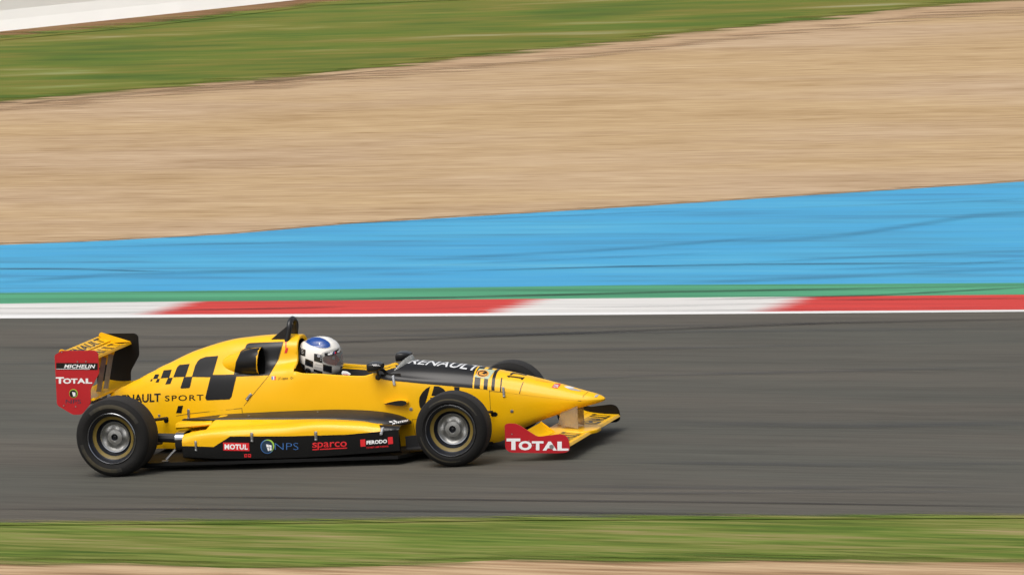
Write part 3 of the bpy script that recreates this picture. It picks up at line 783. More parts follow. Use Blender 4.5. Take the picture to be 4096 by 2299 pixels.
# windscreen
bm = bmesh.new(); ra = []; rb = []
tz = [2.5-2.5*k/16 for k in range(17)]
for sd_, lst in ((-1, tz), (1, list(reversed(tz[:-1])))):
    for t in lst:
        p = S(X0(t)+.004, t, sd_, .002); h = .040*(1-(t/2.6)**2)
        ra.append(p); rb.append(p+Vector((-.010-h*.25, 0, h)))
grid(bm, [ra, rb])
ws = part('windscreen', bm, perspex)
so_ = ws.modifiers.new('thick', 'SOLIDIFY'); so_.thickness = .003

# mirrors
def mirror(pc, sgn):
    c = at(*pc, Y=.31*sgn)
    bm = bmesh.new(); rows = []
    for f, s in ((0, .86), (.08, 1), (.45, .98), (.8, .8), (1, .5)):
        cx = c.x-.045+.105*f
        hw, hh = .075*s, .034*s
        rows.append([Vector((cx, c.y+hw*a, c.z+hh*b_+(.004*f))) for a, b_ in round_loop([(-1, -1), (1, -1), (1, 1), (-1, 1)], .5)])
    vs = grid(bm, rows, close=True); bm.faces.new(list(reversed(vs[0]))); bm.faces.new(vs[-1])
    bmesh.ops.recalc_face_normals(bm, faces=bm.faces)
    if sgn < 0:
        tr = bvh_of(bm)
        stick(bm, tr, text_px('TOTAL', (1492, 1464), (1522, 1464), 7, bold=.05, up=(-4, -7)), 1, off=.001)
    mo = part('mirror', bm, [black, white])
    bm = bmesh.new(); foot = S(1.95, 3.75, sgn)
    foot = Vector((foot.x-.02, foot.y, foot.z-.01))
    tube(bm, [(c.x+.01, c.y, c.z-.02), (c.x+.012, c.y-sgn*.02, c.z-.06), foot], .009, 8); sphere(bm, foot, .024)
    part('mirror_stem', bm, satin, mo)
mirror((1500, 1466), -1); mirror((1614, 1424), 1)

# roll hoop with gussets
bm = bmesh.new()
pts = []
for a in frange(0, math.pi, 16): pts.append(Vector((1.205, -.078*math.cos(a), .965+.062*math.sin(a))))
pts = [Vector((1.18, -.092, .86))]+pts+[Vector((1.18, .092, .86))]
tube(bm, pts, .021, 12)
for s in (-1, 1):
    prism(bm, [Vector((1.19, s*.086, .985)), Vector((1.06, s*.092, .893)), Vector((1.19, s*.092, .885))], (0, -s*.012, 0))
part('roll_hoop', bm, black)

# ---- side pods
SP = [.49, .62, .74, .874, 1.08, 1.28, 1.54, 1.77, 1.93, 2.02, 2.10, 2.19]
def tab(xs, ys): return lambda x: pchip(xs, ys, x)
def lerp_tab(xs, ys):
    def f(x):
        if x <= xs[0]: return ys[0]
        for i in range(len(xs)-1):
            if x <= xs[i+1]: return ys[i]+(ys[i+1]-ys[i])*(x-xs[i])/(xs[i+1]-xs[i])
        return ys[-1]
    return f
zC = tab([.49, .74, .86, 1.28, 1.54, 1.77, 1.93, 2.02, 2.19], [.285, .306, .312, .318, .335, .325, .312, .298, .283])
zB = tab([.37, .49, .894, 1.252, 1.482, 1.848, 1.957, 2.19], [.350, .353, .347, .335, .330, .302, .280, .262])
zE = lerp_tab([.49, .737, .874, 1.323, 1.782, 2.19], [.196, .181, .256, .243, .241, .264])
zA = tab([.37, .85, 1.211, 1.535, 1.81, 1.994, 2.08, 2.127, 2.166], [.338, .367, .373, .373, .359, .332, .310, .290, .262])
xs_pod = sorted(set([round(v, 4) for v in frange(.49, 2.19, 60)]+[.737, .874]))
def pod(sgn):
    bm = bmesh.new(); rows = []
    for x in xs_pod:
        b_, c = zB(x), zC(x)
        fr_ = max(0, (x-1.95)/.24)
        v_ = (b_+c)/2-(.022 if x < .9 else max(0, .022*(1.35-x)/.45))
        ctrl = [(.30, b_+.012), (.42, b_), (.50, v_), (.575, c), (.625, c-.012), (.648, c-.045), (.652, zE(x))]
        if x < .6:
            g = (.6-x)/.11; ctrl = [(y, z-.012*g*(k in (3, 4, 5))) for k, (y, z) in enumerate(ctrl)]
        if x < .68:
            g = min(1, (.68-x)/.08); ctrl[0] = (.30, ctrl[0][1]-.10*g); ctrl[1] = (.44, ctrl[1][1]-.085*g); ctrl[2] = (.50, ctrl[2][1]-.035*g)
        r = []
        for i in range(len(ctrl)-1):
            p0 = ctrl[max(i-1, 0)]; p1 = ctrl[i]; p2 = ctrl[i+1]; p3 = ctrl[min(i+2, len(ctrl)-1)]
            for k in range(5):
                u = k/5; q = [.5*(2*p1[d]+(p2[d]-p0[d])*u+(2*p0[d]-5*p1[d]+4*p2[d]-p3[d])*u*u+(3*p1[d]-p0[d]-3*p2[d]+p3[d])*u**3) for d in (0, 1)]
                r.append(q)
        r.append(ctrl[-1])
        rows.append([Vector((x, sgn*y, z)) for y, z in r])
    def pmi(i, j): return Bk if xs_pod[i] > 2.03 else Yl
    cutx = [k for k, x in enumerate(xs_pod) if x <= 2.0][-1]
    grid(bm, rows[:cutx+1]); grid(bm, [r[9:] for r in rows[cutx:]], mi=lambda i, j: Bk if xs_pod[cutx+i] > 2.03 else Yl)
    # rear end closing wall
    last = rows[0]; bm.faces.new([bm.verts.new(p) for p in last]+[bm.verts.new((.49, sgn*.30, .12))])
    # inner shelf that runs on behind the pod against the engine cover
    rr = []
    for x in frange(.375, .66, 8):
        g = (x-.375)/.285
        rr.append([Vector((x, sgn*a, b_)) for a, b_ in ((.20, .330), (.36, .334), (.425, .343-.008*(1-g)), (.447, .330), (.452, .302+.018*g), (.435, .288+.02*g), (.20, .28))])
    v2 = grid(bm, rr); bm.faces.new(v2[0])
    bmesh.ops.recalc_face_normals(bm, faces=bm.faces)
    if sgn < 0:
        tr = bvh_of(bm)
        k7 = crop(1400, 1540, .22124)
        stick(bm, tr, shape_mesh([k7([(470, 662), (505, 690), (530, 725), (548, 770), (552, 845), (700, 830), (885, 808), (885, 720), (700, 690), (560, 655)])]), Bk)
        k6 = crop(620, 1560, .23511)
        stick(bm, tr, text_px('Croix en Ternois', k6([(485, 925)])[0], k6([(640, 912)])[0], 7, bold=0), Or)
    po = part('sidepod', bm, body_mats)
    # black vertical panel under it
    bm = bmesh.new()
    zF = tab([.49, .82, 1.31, 2.19], [.113, .09, .081, .108])
    rows = [[Vector((x, sgn*.6525, zE(x)-.0005)), Vector((x, sgn*.656, (zE(x)+zF(x))/2)), Vector((x, sgn*.654, zF(x))), Vector((x, sgn*.60, zF(x)-.02))] for x in xs_pod]
    rows2 = [[Vector((r[0].x, sgn*.628, r[0].z)), Vector((r[0].x, sgn*.628, r[2].z))] for r in rows]
    grid(bm, rows)
    v = grid(bm, [[r[0], Vector((r[0].x, sgn*.628, r[0].z))] for r in rows]); grid(bm, rows2)
    fe = rows[-1]; bm.faces.new([bm.verts.new(p) for p in (fe[0], fe[1], fe[2], Vector((2.19, sgn*.628, fe[2].z)), Vector((2.19, sgn*.628, fe[0].z)))])
    fe = rows[0]; bm.faces.new([bm.verts.new(p) for p in (fe[0], fe[1], fe[2], Vector((.49, sgn*.40, fe[2].z)), Vector((.49, sgn*.40, fe[0].z+.05)))])
    bmesh.ops.recalc_face_normals(bm, faces=bm.faces)
    mats = [panelb, redfilm, white, bluefilm, green, navy]
    if sgn < 0:
        tr = bvh_of(bm); k6 = crop(620, 1560, .23511); k8 = crop(1150, 1560, .23511)
        A = lambda b_, mi, off=.0015: stick(bm, tr, b_, mi, off=off, step=40)
        A(shape_mesh([k6([(1158, 885), (1600, 895), (1607, 1032), (1165, 1022)])]), 1)
        A(text_px('MOTUL', k6([(1185, 1003)])[0], k6([(1580, 1008)])[0], 21, bold=.04, space=1.06), 2, .0025)
        A(shape_mesh([circ_px(*k6([(1912, 955)])[0], 27, 28.5)]), 3)
        A(shape_mesh([[(x+3.2, y-2.2) for x, y in circ_px(*k6([(1912, 955)])[0], 25, 26)]]), 4, .002)
        A(shape_mesh([circ_px(*k6([(1910, 957)])[0], 23.5, 25)]), 5, .0026)
        for p in ([(1892, 915), (1935, 922), (1942, 968), (1902, 965)], [(1942, 924), (1985, 935), (1987, 972), (1950, 969)],
                  [(1906, 973), (1944, 976), (1948, 1026), (1925, 1028)], [(1952, 977), (1988, 980), (1988, 1016), (1956, 1025)]):
            A(shape_mesh([k6(p)]), 2, .0033)
        A(text_px('NPS', k6([(2040, 1010)])[0], k6([(2440, 1010)])[0], 27, bold=-.02, shear=.0), 3)
        A(text_px('s', k8([(423, 975)])[0], k8([(505, 972)])[0], 20, bold=.01), 1)
        A(text_px('parco', k8([(512, 968)])[0], k8([(1010, 953)])[0], 20, bold=.01), 1)
        A(shape_mesh([k8([(427, 998), (518, 993), (518, 1012), (427, 1017)]), k8([(552, 993), (1015, 970), (1015, 988), (552, 1012)])]), 1)
        A(shape_mesh([k8([(1238, 838), (1322, 830), (1330, 952), (1245, 958)]), k8([(1706, 797), (1790, 790), (1798, 908), (1713, 917)])]), 1)
        A(text_px('FERODO', k8([(1345, 922)])[0], k8([(1695, 897)])[0], 15.5, bold=.045, space=1.05), 2)
        A(text_px('THE FIRST NAME IN BRAKES', k8([(1340, 990)])[0], k8([(1715, 962)])[0], 6.5, bold=.02), 1)
        A(shape_mesh([k6([(1518, 1085), (1570, 1080), (1570, 1135), (1520, 1138)]), k6([(1582, 1080), (1634, 1082), (1636, 1138), (1582, 1135)])]), 1)
        A(shape_mesh([k6([(1532, 1100), (1560, 1098), (1560, 1115), (1532, 1117)]), k6([(1594, 1098), (1622, 1098), (1622, 1115), (1594, 1115)])]), 0, .0025)
    part('side_panel', bm, mats, po)
    # black shoulder strake with its pointed nose
    bm = bmesh.new(); rows = []
    for x in sorted(set(frange(.372, 1.95, 40)+frange(1.95, 2.168, 14))):
        f = max(0, (x-1.90)/.268); pinch = math.sqrt(max(0, 1-f*f))
        ya, yb = .268, .268+.160*pinch if f > 0 else .428
        ya = .262
        a = zA(x)+.002; b_ = zB(x)+.004
        if x < .6: yb = .30+.128*(x-.372)/.228; b_ = a-(a-b_)*(x-.372)/.228
        if f > 0: b_ = max(b_, zA(2.166)-.004+(.285-.258)*(1-f)); b_ = b_*(1-f*.3)+.262*f*.3
        mid = (ya+yb)/2
        top = [(ya, a), (ya+(yb-ya)*.35, a-.004), (ya+(yb-ya)*.7, a-(a-b_)*.45), (yb-.006, b_+(a-b_)*.12), (yb, b_-.006)]
        bot = [(yb-.006, b_-.016), (mid, b_-.020), (ya, b_-.022)]
        rows.append([Vector((x, sgn*y, z)) for y, z in top+bot])
    v = grid(bm, rows); bm.faces.new(v[0]); bm.faces.new(list(reversed(v[-1])))
    bmesh.ops.recalc_face_normals(bm, faces=bm.faces)
    if sgn < 0:
        tr = bvh_of(bm); k7 = crop(1400, 1540, .22124)
        stick(bm, tr, text_px('MYSTERE', k7([(760, 712)])[0], k7([(1045, 652)])[0], 7, bold=.03, up=(3, -8)), 1)
        stick(bm, tr, shape_mesh([k7([(700, 655), (740, 650), (775, 662), (760, 672), (720, 670)]), k7([(765, 640), (800, 635), (855, 655), (820, 662)])]), 1)
    part('shoulder_strake', bm, [strm, white])
for s in (-1, 1): pod(s)

# latches
def latch(px, py, ln, wd, ang, tr):
    h = tr.ray_cast(CAM, ray(px, py))
    if h[0] is None: return
    n = h[1] if h[1].dot(CAM-h[0]) > 0 else -h[1]
    up = Vector((0, 0, 1)); t = (up-n*up.dot(n)).normalized(); s = t.cross(n).normalized()
    t2 = t*math.cos(ang)+s*math.sin(ang); s2 = t2.cross(n)
    M = Matrix((s2, t2, n)).transposed()
    bm = bmesh.new(); c = h[0]
    box(bm, c+n*.003, (wd, ln, .004), M); box(bm, c+n*.008+t2*ln*.08, (wd*.72, ln*.62, .008), M); tube(bm, [c+n*.007-t2*ln*.38-s2*wd*.4, c+n*.007-t2*ln*.38+s2*wd*.4], .005, 8)
    part('latch', bm, [latch_m], bevel=.0015)
latch_m = mat('latch_steel', (.34, .35, .36), .28, metal=.85, srgb=False, noise=.35, nscale=90)
bpy.context.view_layer.update()
def world_bvh(names):
    V = []; F = []
    for o in car.children_recursive:
        if o.type == 'MESH' and o.name.split('.')[0] in names:
            M = Matrix.Translation((1.3, 0, 0)); off = len(V)
            V += [M @ v.co for v in o.data.vertices]; F += [[off+i for i in p.vertices] for p in o.data.polygons]
    return BVHTree.FromPolygons(V, F)
allb = world_bvh({'engine_cover', 'monocoque', 'nose_cover', 'sidepod', 'side_panel', 'shoulder_strake'})
for a in ((755, 1655, .074, .018, 0), (996, 1586, .062, .02, .75), (784, 1783, .076, .018, 0), (1008, 1748, .07, .022, 0), (1264, 1743, .07, .022, 0),
          (1528, 1724, .072, .022, 0), (1575, 1521, .078, .02, -.12), (2014.7, 1567.5, .076, .018, -.05)): latch(*a, allb)
for px, py, r in ((637, 1661, .010), (994.7, 1662.6, .010), (1644, 1635.6, .013), (2047.5, 1643.6, .012), (1271, 1647, .006)):
    h = allb.ray_cast(CAM, ray(px, py))
    if h[0] is None: continue
    bm = bmesh.new(); n = h[1] if h[1].dot(CAM-h[0]) > 0 else -h[1]
    tube(bm, [h[0]-n*.002, h[0]+n*.003, h[0]+n*.004], [r, r, r*.6], 14); part('rivet', bm, steel)

# small aerofoil-shaped vane on the flank
h = allb.ray_cast(CAM, ray(1600, 1609)); bm = bmesh.new(); rows = []
prof = [(-.115, 0), (-.07, .010), (-.02, .019), (.03, .022), (.058, .016), (.068, .002), (.058, -.012), (.03, -.020), (-.02, -.016), (-.07, -.006)]
for dy in (.02, -.045):
    rows.append([Vector((h[0].x+x, h[0].y+dy, h[0].z+z)) for x, z in prof])
v = grid(bm, rows, close=True); f = bm.faces.new(v[1]); f.material_index = 1
bmesh.ops.recalc_face_normals(bm, faces=bm.faces)
part('flank_vane', bm, [yellow, black])

# ---- floor, diffuser, splitter plates
bm = bmesh.new()
out = [(.10, .62), (.95, .66), (2.17, .655), (2.30, .42), (2.62, .30), (2.74, .12)]
loop = [Vector((x, -y, .048)) for x, y in out]+[Vector((x, y, .048)) for x, y in reversed(out)]
prism(bm, loop, (0, 0, .022))
prism(bm, [Vector((.10, -.60, .030)), Vector((.86, -.60, .030)), Vector((.96, -.60, .046)), Vector((.10, -.60, .046))], (0, 1.2, 0))
part('floor', bm, carbon, smooth=False)
for s in (-1, 1):          # turning vane ahead of the pod
    bm = bmesh.new()
    prism(bm, [Vector((2.19, s*.50, .09)), Vector((2.43, s*.40, .075)), Vector((2.43, s*.40, .165)), Vector((2.33, s*.45, .195)), Vector((2.19, s*.50, .19))], (0, s*.008, 0))
    box(bm, (2.30, s*.50, .105), (.2, .12, .008))
    part('turning_vane', bm, satin)
    bm = bmesh.new()       # yellow keel fairing of the front suspension
    prism(bm, [Vector((2.42, s*.34, .06)), Vector((2.64, s*.30, .06)), Vector((2.60, s*.27, .30)), Vector((2.42, s*.28, .32))], (0, -s*.10, 0))
    part('suspension_fairing', bm, yellow, bevel=.01)

# exhaust silencer and its stay, rear drive shaft
for s in (-1, 1):
    bm = bmesh.new(); rows = []
    for f, k in ((0, .5), (.03, .85), (.10, 1), (1, 1)):
        x = .415+.075*f
        rows.append([Vector((x, s*(.52+.10*k*a), .215+.072*k*b_)) for a, b_ in round_loop([(-1, -1), (1, -1), (1, 1), (-1, 1)], .7, 6)])
    v = grid(bm, rows, close=True); bm.faces.new(v[0]); bmesh.ops.recalc_face_normals(bm, faces=bm.faces)
    for f in bm.faces:
        if f.calc_center_median().z < .232: f.material_index = 1  # black lower faces paint in the chrome's dark ground reflection
    part('silencer', bm, [chrome, black])
    bm = bmesh.new(); tube(bm, [(.40, s*.56, .155), (.33, s*.59, .085)], .010); box(bm, (.325, s*.59, .078), (.05, .03, .006)); part('silencer_stay', bm, steel)

# ---- wheels
def lathe(bm, prof, X, s, mi=0, n=72, Z=0):
    """prof: (radius, distance from centre plane)"""
    rows = []
    for r, y in prof: rows.append([Vector((X+r*math.cos(a), s*y, Z+r*math.sin(a))) for a in [k*2*math.pi/n for k in range(n)]])
    return grid(bm, rows, close=True, mi=mi)
def wheel(X, s, R, yo, wd, steer, name_rear):
    O = Matrix.Translation((X, 0, R)); c = yo-wd/2
    def fin(bm): 
        bmesh.ops.recalc_face_normals(bm, faces=bm.faces)
        M = Matrix.Translation((X, s*c, R)) @ Matrix.Rotation(steer, 4, 'Z') @ Matrix.Translation((0, -s*c, 0))
        bmesh.ops.transform(bm, matrix=M, verts=bm.verts)
    rr = .190
    # rim: flange, barrel, yellow band, well
    bm = bmesh.new()
    lathe(bm, [(rr+.001, yo-.016), (rr+.003, yo-.008), (rr-.001, yo-.004), (rr-.006, yo-.010)], 0, s, 1)
    lathe(bm, [(rr-.006, yo-.010), (rr-.012, yo-.022), (rr-.018, yo-.034)], 0, s, 0)
    lathe(bm, [(rr-.018, yo-.034), (rr-.028, yo-.044)], 0, s, 0); lathe(bm, [(rr-.028, yo-.044), (rr-.034, yo-.050), (rr-.052, yo-.056)], 0, s, 2)
    lathe(bm, [(rr-.052, yo-.056), (rr-.057, yo-.075), (.124, yo-.088), (.117, yo-.092)], 0, s, 0)
    lathe(bm, [(.117, yo-.092), (.115, yo-.082), (.108, yo-.084)], 0, s, 1)
    lathe(bm, [(rr, yo-.016), (rr-.01, yo-wd/2), (rr, yo-wd+.016), (rr-.02, yo-wd+.02), (.14, yo-wd+.05), (.03, yo-wd+.06)], 0, s, 0)
    # dished centre with five soft lobes
    n = 90; rows = []
    for r, y in ((.108, yo-.084), (.102, yo-.092), (.09, yo-.100), (.075, yo-.098), (.062, yo-.088), (.056, yo-.080), (.042, yo-.078), (.026, yo-.074)):
        row = []
        for k in range(n):
            a = k*2*math.pi/n; lob = math.cos(5*a+X)*.006*math.exp(-((r-.085)/.02)**2)
            row.append(Vector((r*math.cos(a), s*(y+lob), r*math.sin(a))))
        rows.append(row)
    grid(bm, rows, close=True, mi=3)
    lathe(bm, [(.026, yo-.074), (.024, yo-.078), (.022, yo-.10)], 0, s, 0); lathe(bm, [(.0225, yo-.092), (.010, yo-.0921)], 0, s, 0); lathe(bm, [(.011, yo-.092), (.009, yo-.080), (.004, yo-.078)], 0, s, 4)
    fin(bm)
    w_ = part('wheel', bm, [rimdark, chrome, rimyel, alu, satin])
    bm = bmesh.new()
    k = wd/2
    side = [(rr, yo-.016), (rr+.012, yo-.006), (rr+.035, yo), (R-.066, yo+.001)]
    band = [(R-.066, yo+.001), (R-.052, yo), (R-.038, yo-.003)]
    shoul = [(R-.038, yo-.003), (R-.026, yo-.009), (R-.014, yo-.020), (R-.006, yo-.034)]
    trd = [(R-.006, yo-.034), (R-.001, yo-.055), (R, yo-.08), (R, yo-wd+.08), (R-.001, yo-wd+.055), (R-.006, yo-wd+.034)]
    inn = [(R-.006, yo-wd+.034), (R-.020, yo-wd+.014), (R-.045, yo-wd+.001), (rr+.02, yo-wd+.003), (rr, yo-wd+.016)]
    lathe(bm, side, 0, s, 0, 120)
    def bandmi(i, j):
        a = (j*3) % 360
        for lo, hi in ((25, 128), (188, 285)):
            if lo < a < hi: return 2 if min(a-lo, hi-a) > 22 else (3 if min(a-lo, hi-a) > 9 else 4)
        return 0
    rows = [[Vector((r*math.cos(q), s*y, r*math.sin(q))) for q in [k_*2*math.pi/120 for k_ in range(120)]] for r, y in band]
    grid(bm, rows, close=True, mi=bandmi)
    lathe(bm, shoul, 0, s, 0, 120); lathe(bm, trd, 0, s, 1, 120); lathe(bm, inn, 0, s, 0, 120)
    fin(bm)
    part('tyre', bm, [tyre_m, tread_m, mark_m, mark_2, mark_3], w_)
    bm = bmesh.new(); lathe(bm, [(.0, yo-wd+.05), (.10, yo-wd+.05), (.10, yo-wd+.035), (.0, yo-wd+.035)], 0, s, 0, 40); fin(bm)
    part('brake_disc', bm, steel, w_)
wheel(0, -1, .2938, .8311, .266, 0, True); wheel(0, 1, .2938, .8311, .266, 0, True)
wheel(2.645, -1, .2743, .8468, .224, R_(3.5), False); wheel(2.645, 1, .2743, .8468, .224, R_(3.5), False)

# suspension
def arm(pts, r, m=satin):
    bm = bmesh.new(); tube(bm, pts, r, 10); part('suspension_arm', bm, m)
for s in (-1, 1):
    for z0, z1, xf, xr in ((.35, .300, 2.775, 2.45), (.155, .135, 2.72, 2.40)):
        arm([(xf, s*.15, z1), (2.645, s*.66, z0)], .010); arm([(xr, s*.18, z1), (2.645, s*.66, z0)], .011)
    arm([(2.62, s*.12, .46), (2.645, s*.64, .17)], .010)
    for z0, z1, xf, xr in ((.37, .335, .21, -.10), (.17, .15, .15, -.12)):
        arm([(xf, s*.18, z1), (.0, s*.62, z0)], .012); arm([(xr, s*.10, z1), (0, s*.62, z0)], .012)
    arm([(.40, s*.52, .235), (.05, s*.52, .255)], .034)
    bm = bmesh.new(); tube(bm, [(0, s*.06, .29), (0, s*.62, .29)], .018); part('drive_shaft', bm, steel)
# damper body poking out of the tail
bm = bmesh.new()
tube(bm, [(-.24, -.07, .475), (-.36, -.09, .470)], .018, 12); tube(bm, [(-.36, -.09, .470), (-.44, -.10, .463)], .009, 10)
for k in range(5): tube(bm, [(-.375-.016*k, -.092-.002*k, .469), (-.382-.016*k, -.093-.002*k, .468)], .019, 12)
part('damper', bm, steel)
bm = bmesh.new(); box(bm, (-.30, 0, .32), (.22, .20, .30)); part('gearbox', bm, satin, bevel=.03)

# ---- rear wing
rear = []
def endplate(name, outline, Y, th, mats, texts=None, parent=None, rad=.02):
    bm = bmesh.new(); s = 1 if Y > 0 else -1
    lp = round_loop(outline, rad, 4)
    prism(bm, [Vector((x, Y, z)) for x, z in lp], (0, -s*th, 0))
    bmesh.ops.recalc_face_normals(bm, faces=bm.faces)
    if texts: texts(bm, bvh_of(bm))
    return part(name, bm, mats, parent, smooth=False)
rw = bpy.data.objects.new('rear_wing', None); C.objects.link(rw); rw.parent = car
RE = [(-.549, .883), (-.516, .897), (-.500, .912), (-.225, .905), (-.199, .885), (-.203, .735), (-.284, .615), (-.293, .505), (-.372, .424), (-.441, .424), (-.565, .501)]
def rtx(bm, tr):
    q = crop(200, 1300, .19364); A = lambda b_, mi, off=.0015: stick(bm, tr, b_, mi, off=off, step=60)
    A(shape_mesh([q([(130, 777), (985, 782), (985, 922), (130, 917)])]), 1)
    A(text_px('MICHELIN', q([(292, 886)])[0], q([(940, 888)])[0], 15, bold=.035, shear=.25, space=1.08), 2, .0025)
    A(shape_mesh([q([(130, 899), (825, 902), (825, 911), (130, 908)])]), 2, .0025)
    for ch, x0, x1, y0, y1 in (('T', 122, 292, 1070, 1205), ('O', 272, 440, 1095, 1207), ('T', 432, 570, 1100, 1203), ('A', 562, 735, 1095, 1203), ('L', 738, 873, 1097, 1203)):
        A(text_px(ch, q([(x0, y1)])[0], q([(x1, y1)])[0], (y1-y0)*.19364, bold=.045), 2)
    A(shape_mesh([circ_px(294, 1572.6, 17, 17.5)]), 4); A(shape_mesh([circ_px(293, 1573.5, 14.5, 15)]), 1, .0022)
    A(shape_mesh([[(289, 1566), (302, 1569), (302.5, 1583), (293, 1584)]]), 2, .003)
    A(text_px('NPS', (263, 1613), (324.5, 1613), 16, bold=-.005), 3)
    for c_ in ((247, 1407), (344, 1445), (310, 1446), (255, 1621), (303, 1625)): A(shape_mesh([circ_px(*c_, 3, 3, 8)]), 5, .003)
EPM = [red, sticker, white, navy, green, steel]
endplate('endplate', RE, -.435, .006, EPM, rtx, rw)
endplate('endplate', RE, .435, .006, [panelb], None, rw)
def aero(name, prof, y0, y1, parent, txt=None, mats=None, th=.009):
    """prof: list of (x,z) from leading to trailing edge; gets thickness"""
    bm = bmesh.new(); top = []; bot = []
    n = len(prof)
    for i, (x, z) in enumerate(prof):
        a = prof[max(i-1, 0)]; b_ = prof[min(i+1, n-1)]; d = Vector((b_[0]-a[0], b_[1]-a[1])).normalized(); nn = Vector((-d.y, d.x))
        if nn.y < 0: nn = -nn
        t = th*(math.sqrt(max(0, 1-((i/(n-1))*2-.7)**2/1.8)) if n > 2 else .6)
        top.append((x, z)); bot.append((x-nn.x*t, z-nn.y*t))
    lp = top+list(reversed(bot))
    rows = [[Vector((x, y, z)) for x, z in lp] for y in frange(y0, y1, 12)]
    v = grid(bm, rows, close=True); bm.faces.new(v[0]); bm.faces.new(list(reversed(v[-1])))
    bmesh.ops.recalc_face_normals(bm, faces=bm.faces)
    if txt:
        tr = bvh_of(bm)
        for s_, x0, x1, ya, yb in txt:
            stick(bm, tr, text_xy(s_, x0, x1, ya, yb, bold=.02, rot=True), 1, rayfn=down, step=.03)
    return part(name, bm, mats or [yellow, sticker], parent)
def arc(p0, p1, sag, n=8):
    o = []
    for k in range(n+1):
        t = k/n; o.append((p0[0]+(p1[0]-p0[0])*t, p0[1]+(p1[1]-p0[1])*t-sag*4*t*(1-t)))
    return o
aero('main_plane', arc((-.262, .842), (-.425, .846), .014), -.428, .428, rw, [('RENAULT', -.285, -.405, -.38, .38)], th=.022)
aero('flap', arc((-.428, .856), (-.520, .893), .006), -.428, .428, rw, [('RENAULT', -.442, -.508, -.38, .38)], th=.012)
aero('beam_wing', arc((-.262, .545), (-.470, .560), .012), -.428, .428, rw, None, th=.02)
for s in (-1, 1):
    bm = bmesh.new(); lp = round_loop([(-.258, .842), (-.50, .925), (-.52, .90), (-.445, .838)], .012)
    prism(bm, [Vector((x, s*.427, z)) for x, z in lp], (0, -s*.005, 0)); part('tip_plate', bm, yellow, rw, smooth=False)
for Y in (-.075, .075):
    bm = bmesh.new(); lp = round_loop([(-.255, .835), (-.395, .835), (-.375, .735), (-.335, .72), (-.30, .745)], .012)
    prism(bm, [Vector((x, Y, z)) for x, z in lp], (0, .006, 0)); part('wing_bracket', bm, yellow, rw, smooth=False)
    bm = bmesh.new()
    a = Vector((-.292, Y-.008, .80)); b_ = Vector((-.385, Y-.008, .44)); d = (b_-a).normalized(); p = d.cross(Vector((0, 1, 0)))*.019
    prism(bm, [a+p, a-p, b_-p, b_+p], (0, .006, 0)); part('wing_support', bm, steel, rw, smooth=False)

# ---- front wing
fw = bpy.data.objects.new('front_wing', None); C.objects.link(fw); fw.parent = car
FE = [(3.018, .280), (3.045, .290), (3.112, .286), (3.262, .184), (3.440, .199), (3.480, .186), (3.500, .145), (3.500, .080), (3.475, .062), (3.40, .058), (3.045, .074), (3.010, .100)]
def ftx(bm, tr):
    q = crop(2000, 1680, .12448); A = lambda b_, mi, off=.0015: stick(bm, tr, b_, mi, off=off, step=60)
    for ch, x0, x1, y0, y1, w_ in (('T', 210, 655, 580, 948, .055), ('O', 600, 1022, 662, 958, .05), ('T', 1025, 1402, 670, 960, .05), ('A', 1370, 1832, 678, 968, .05), ('L', 1845, 2208, 680, 972, .05)):
        A(text_px(ch, q([(x0, y1)])[0], q([(x1, y1)])[0], (y1-y0)*.12448, bold=w_), 2)
    for c_, r in (((935, 660), 3.2), ((1078, 805), 2.6), ((385, 440), 2.8)): A(shape_mesh([circ_px(*q([c_])[0], r, r, 8)]), 5, .003)
    A(shape_mesh([circ_px(*q([(1660, 850)])[0], 9, 9, 16)]), 6, .003)
endplate('endplate', FE, -.680, .006, EPM+[alu], ftx, fw, rad=[.02, .03, .04, .02, .04, .05, .04, .02, .03, .02, .05, .03])
endplate('endplate', FE, .680, .006, [panelb], None, fw, rad=.025)
aero('main_plane', arc((3.503, .105), (3.245, .150), .004)[0:1]+arc((3.492, .122), (3.245, .150), .006), -.673, .673, fw,
     [('RENAULT', 3.462, 3.31, -.62, -.20), ('RENAULT', 3.462, 3.31, .20, .62)], th=.02)
for s in (-1, 1):
    ya, yb = (-.673, -.25) if s < 0 else (.25, .673)
    aero('flap', arc((3.262, .150), (3.165, .225), .020), ya, yb, fw, None, th=.010)
    bm = bmesh.new(); lp = round_loop([(3.27, .145), (3.16, .232), (3.15, .20), (3.20, .14)], .01)
    prism(bm, [Vector((x, s*.246, z)) for x, z in lp], (0, -s*.004, 0)); part('flap_cheek', bm, yellow, fw, smooth=False)
    bm = bmesh.new()
    pil = [at(2246, 1645, Y=-.08), at(2310, 1628, Y=-.08), at(2313, 1714, Y=-.08), at(2233, 1696, Y=-.08)]
    prism(bm, [Vector((p.x, s*.082, p.z+(.02 if i < 2 else 0))) for i, p in enumerate(pil)], (0, -s*.004, 0))
    part('wing_pillar', bm, mat('pillar_sheet', (.50, .43, .32), .2, metal=.6, alpha=.72, srgb=False, noise=.25, nscale=18), fw, smooth=False)
bm = bmesh.new()
lp = round_loop([(3.16, -.16), (3.47, -.16), (3.535, -.06), (3.535, .06), (3.47, .16), (3.16, .16)], .03)
prism(bm, [Vector((x, y, .128+(.022 if x < 3.3 else 0))) for x, y in lp], (0, 0, -.028)); part('centre_section', bm, yellow, fw, bevel=.006)

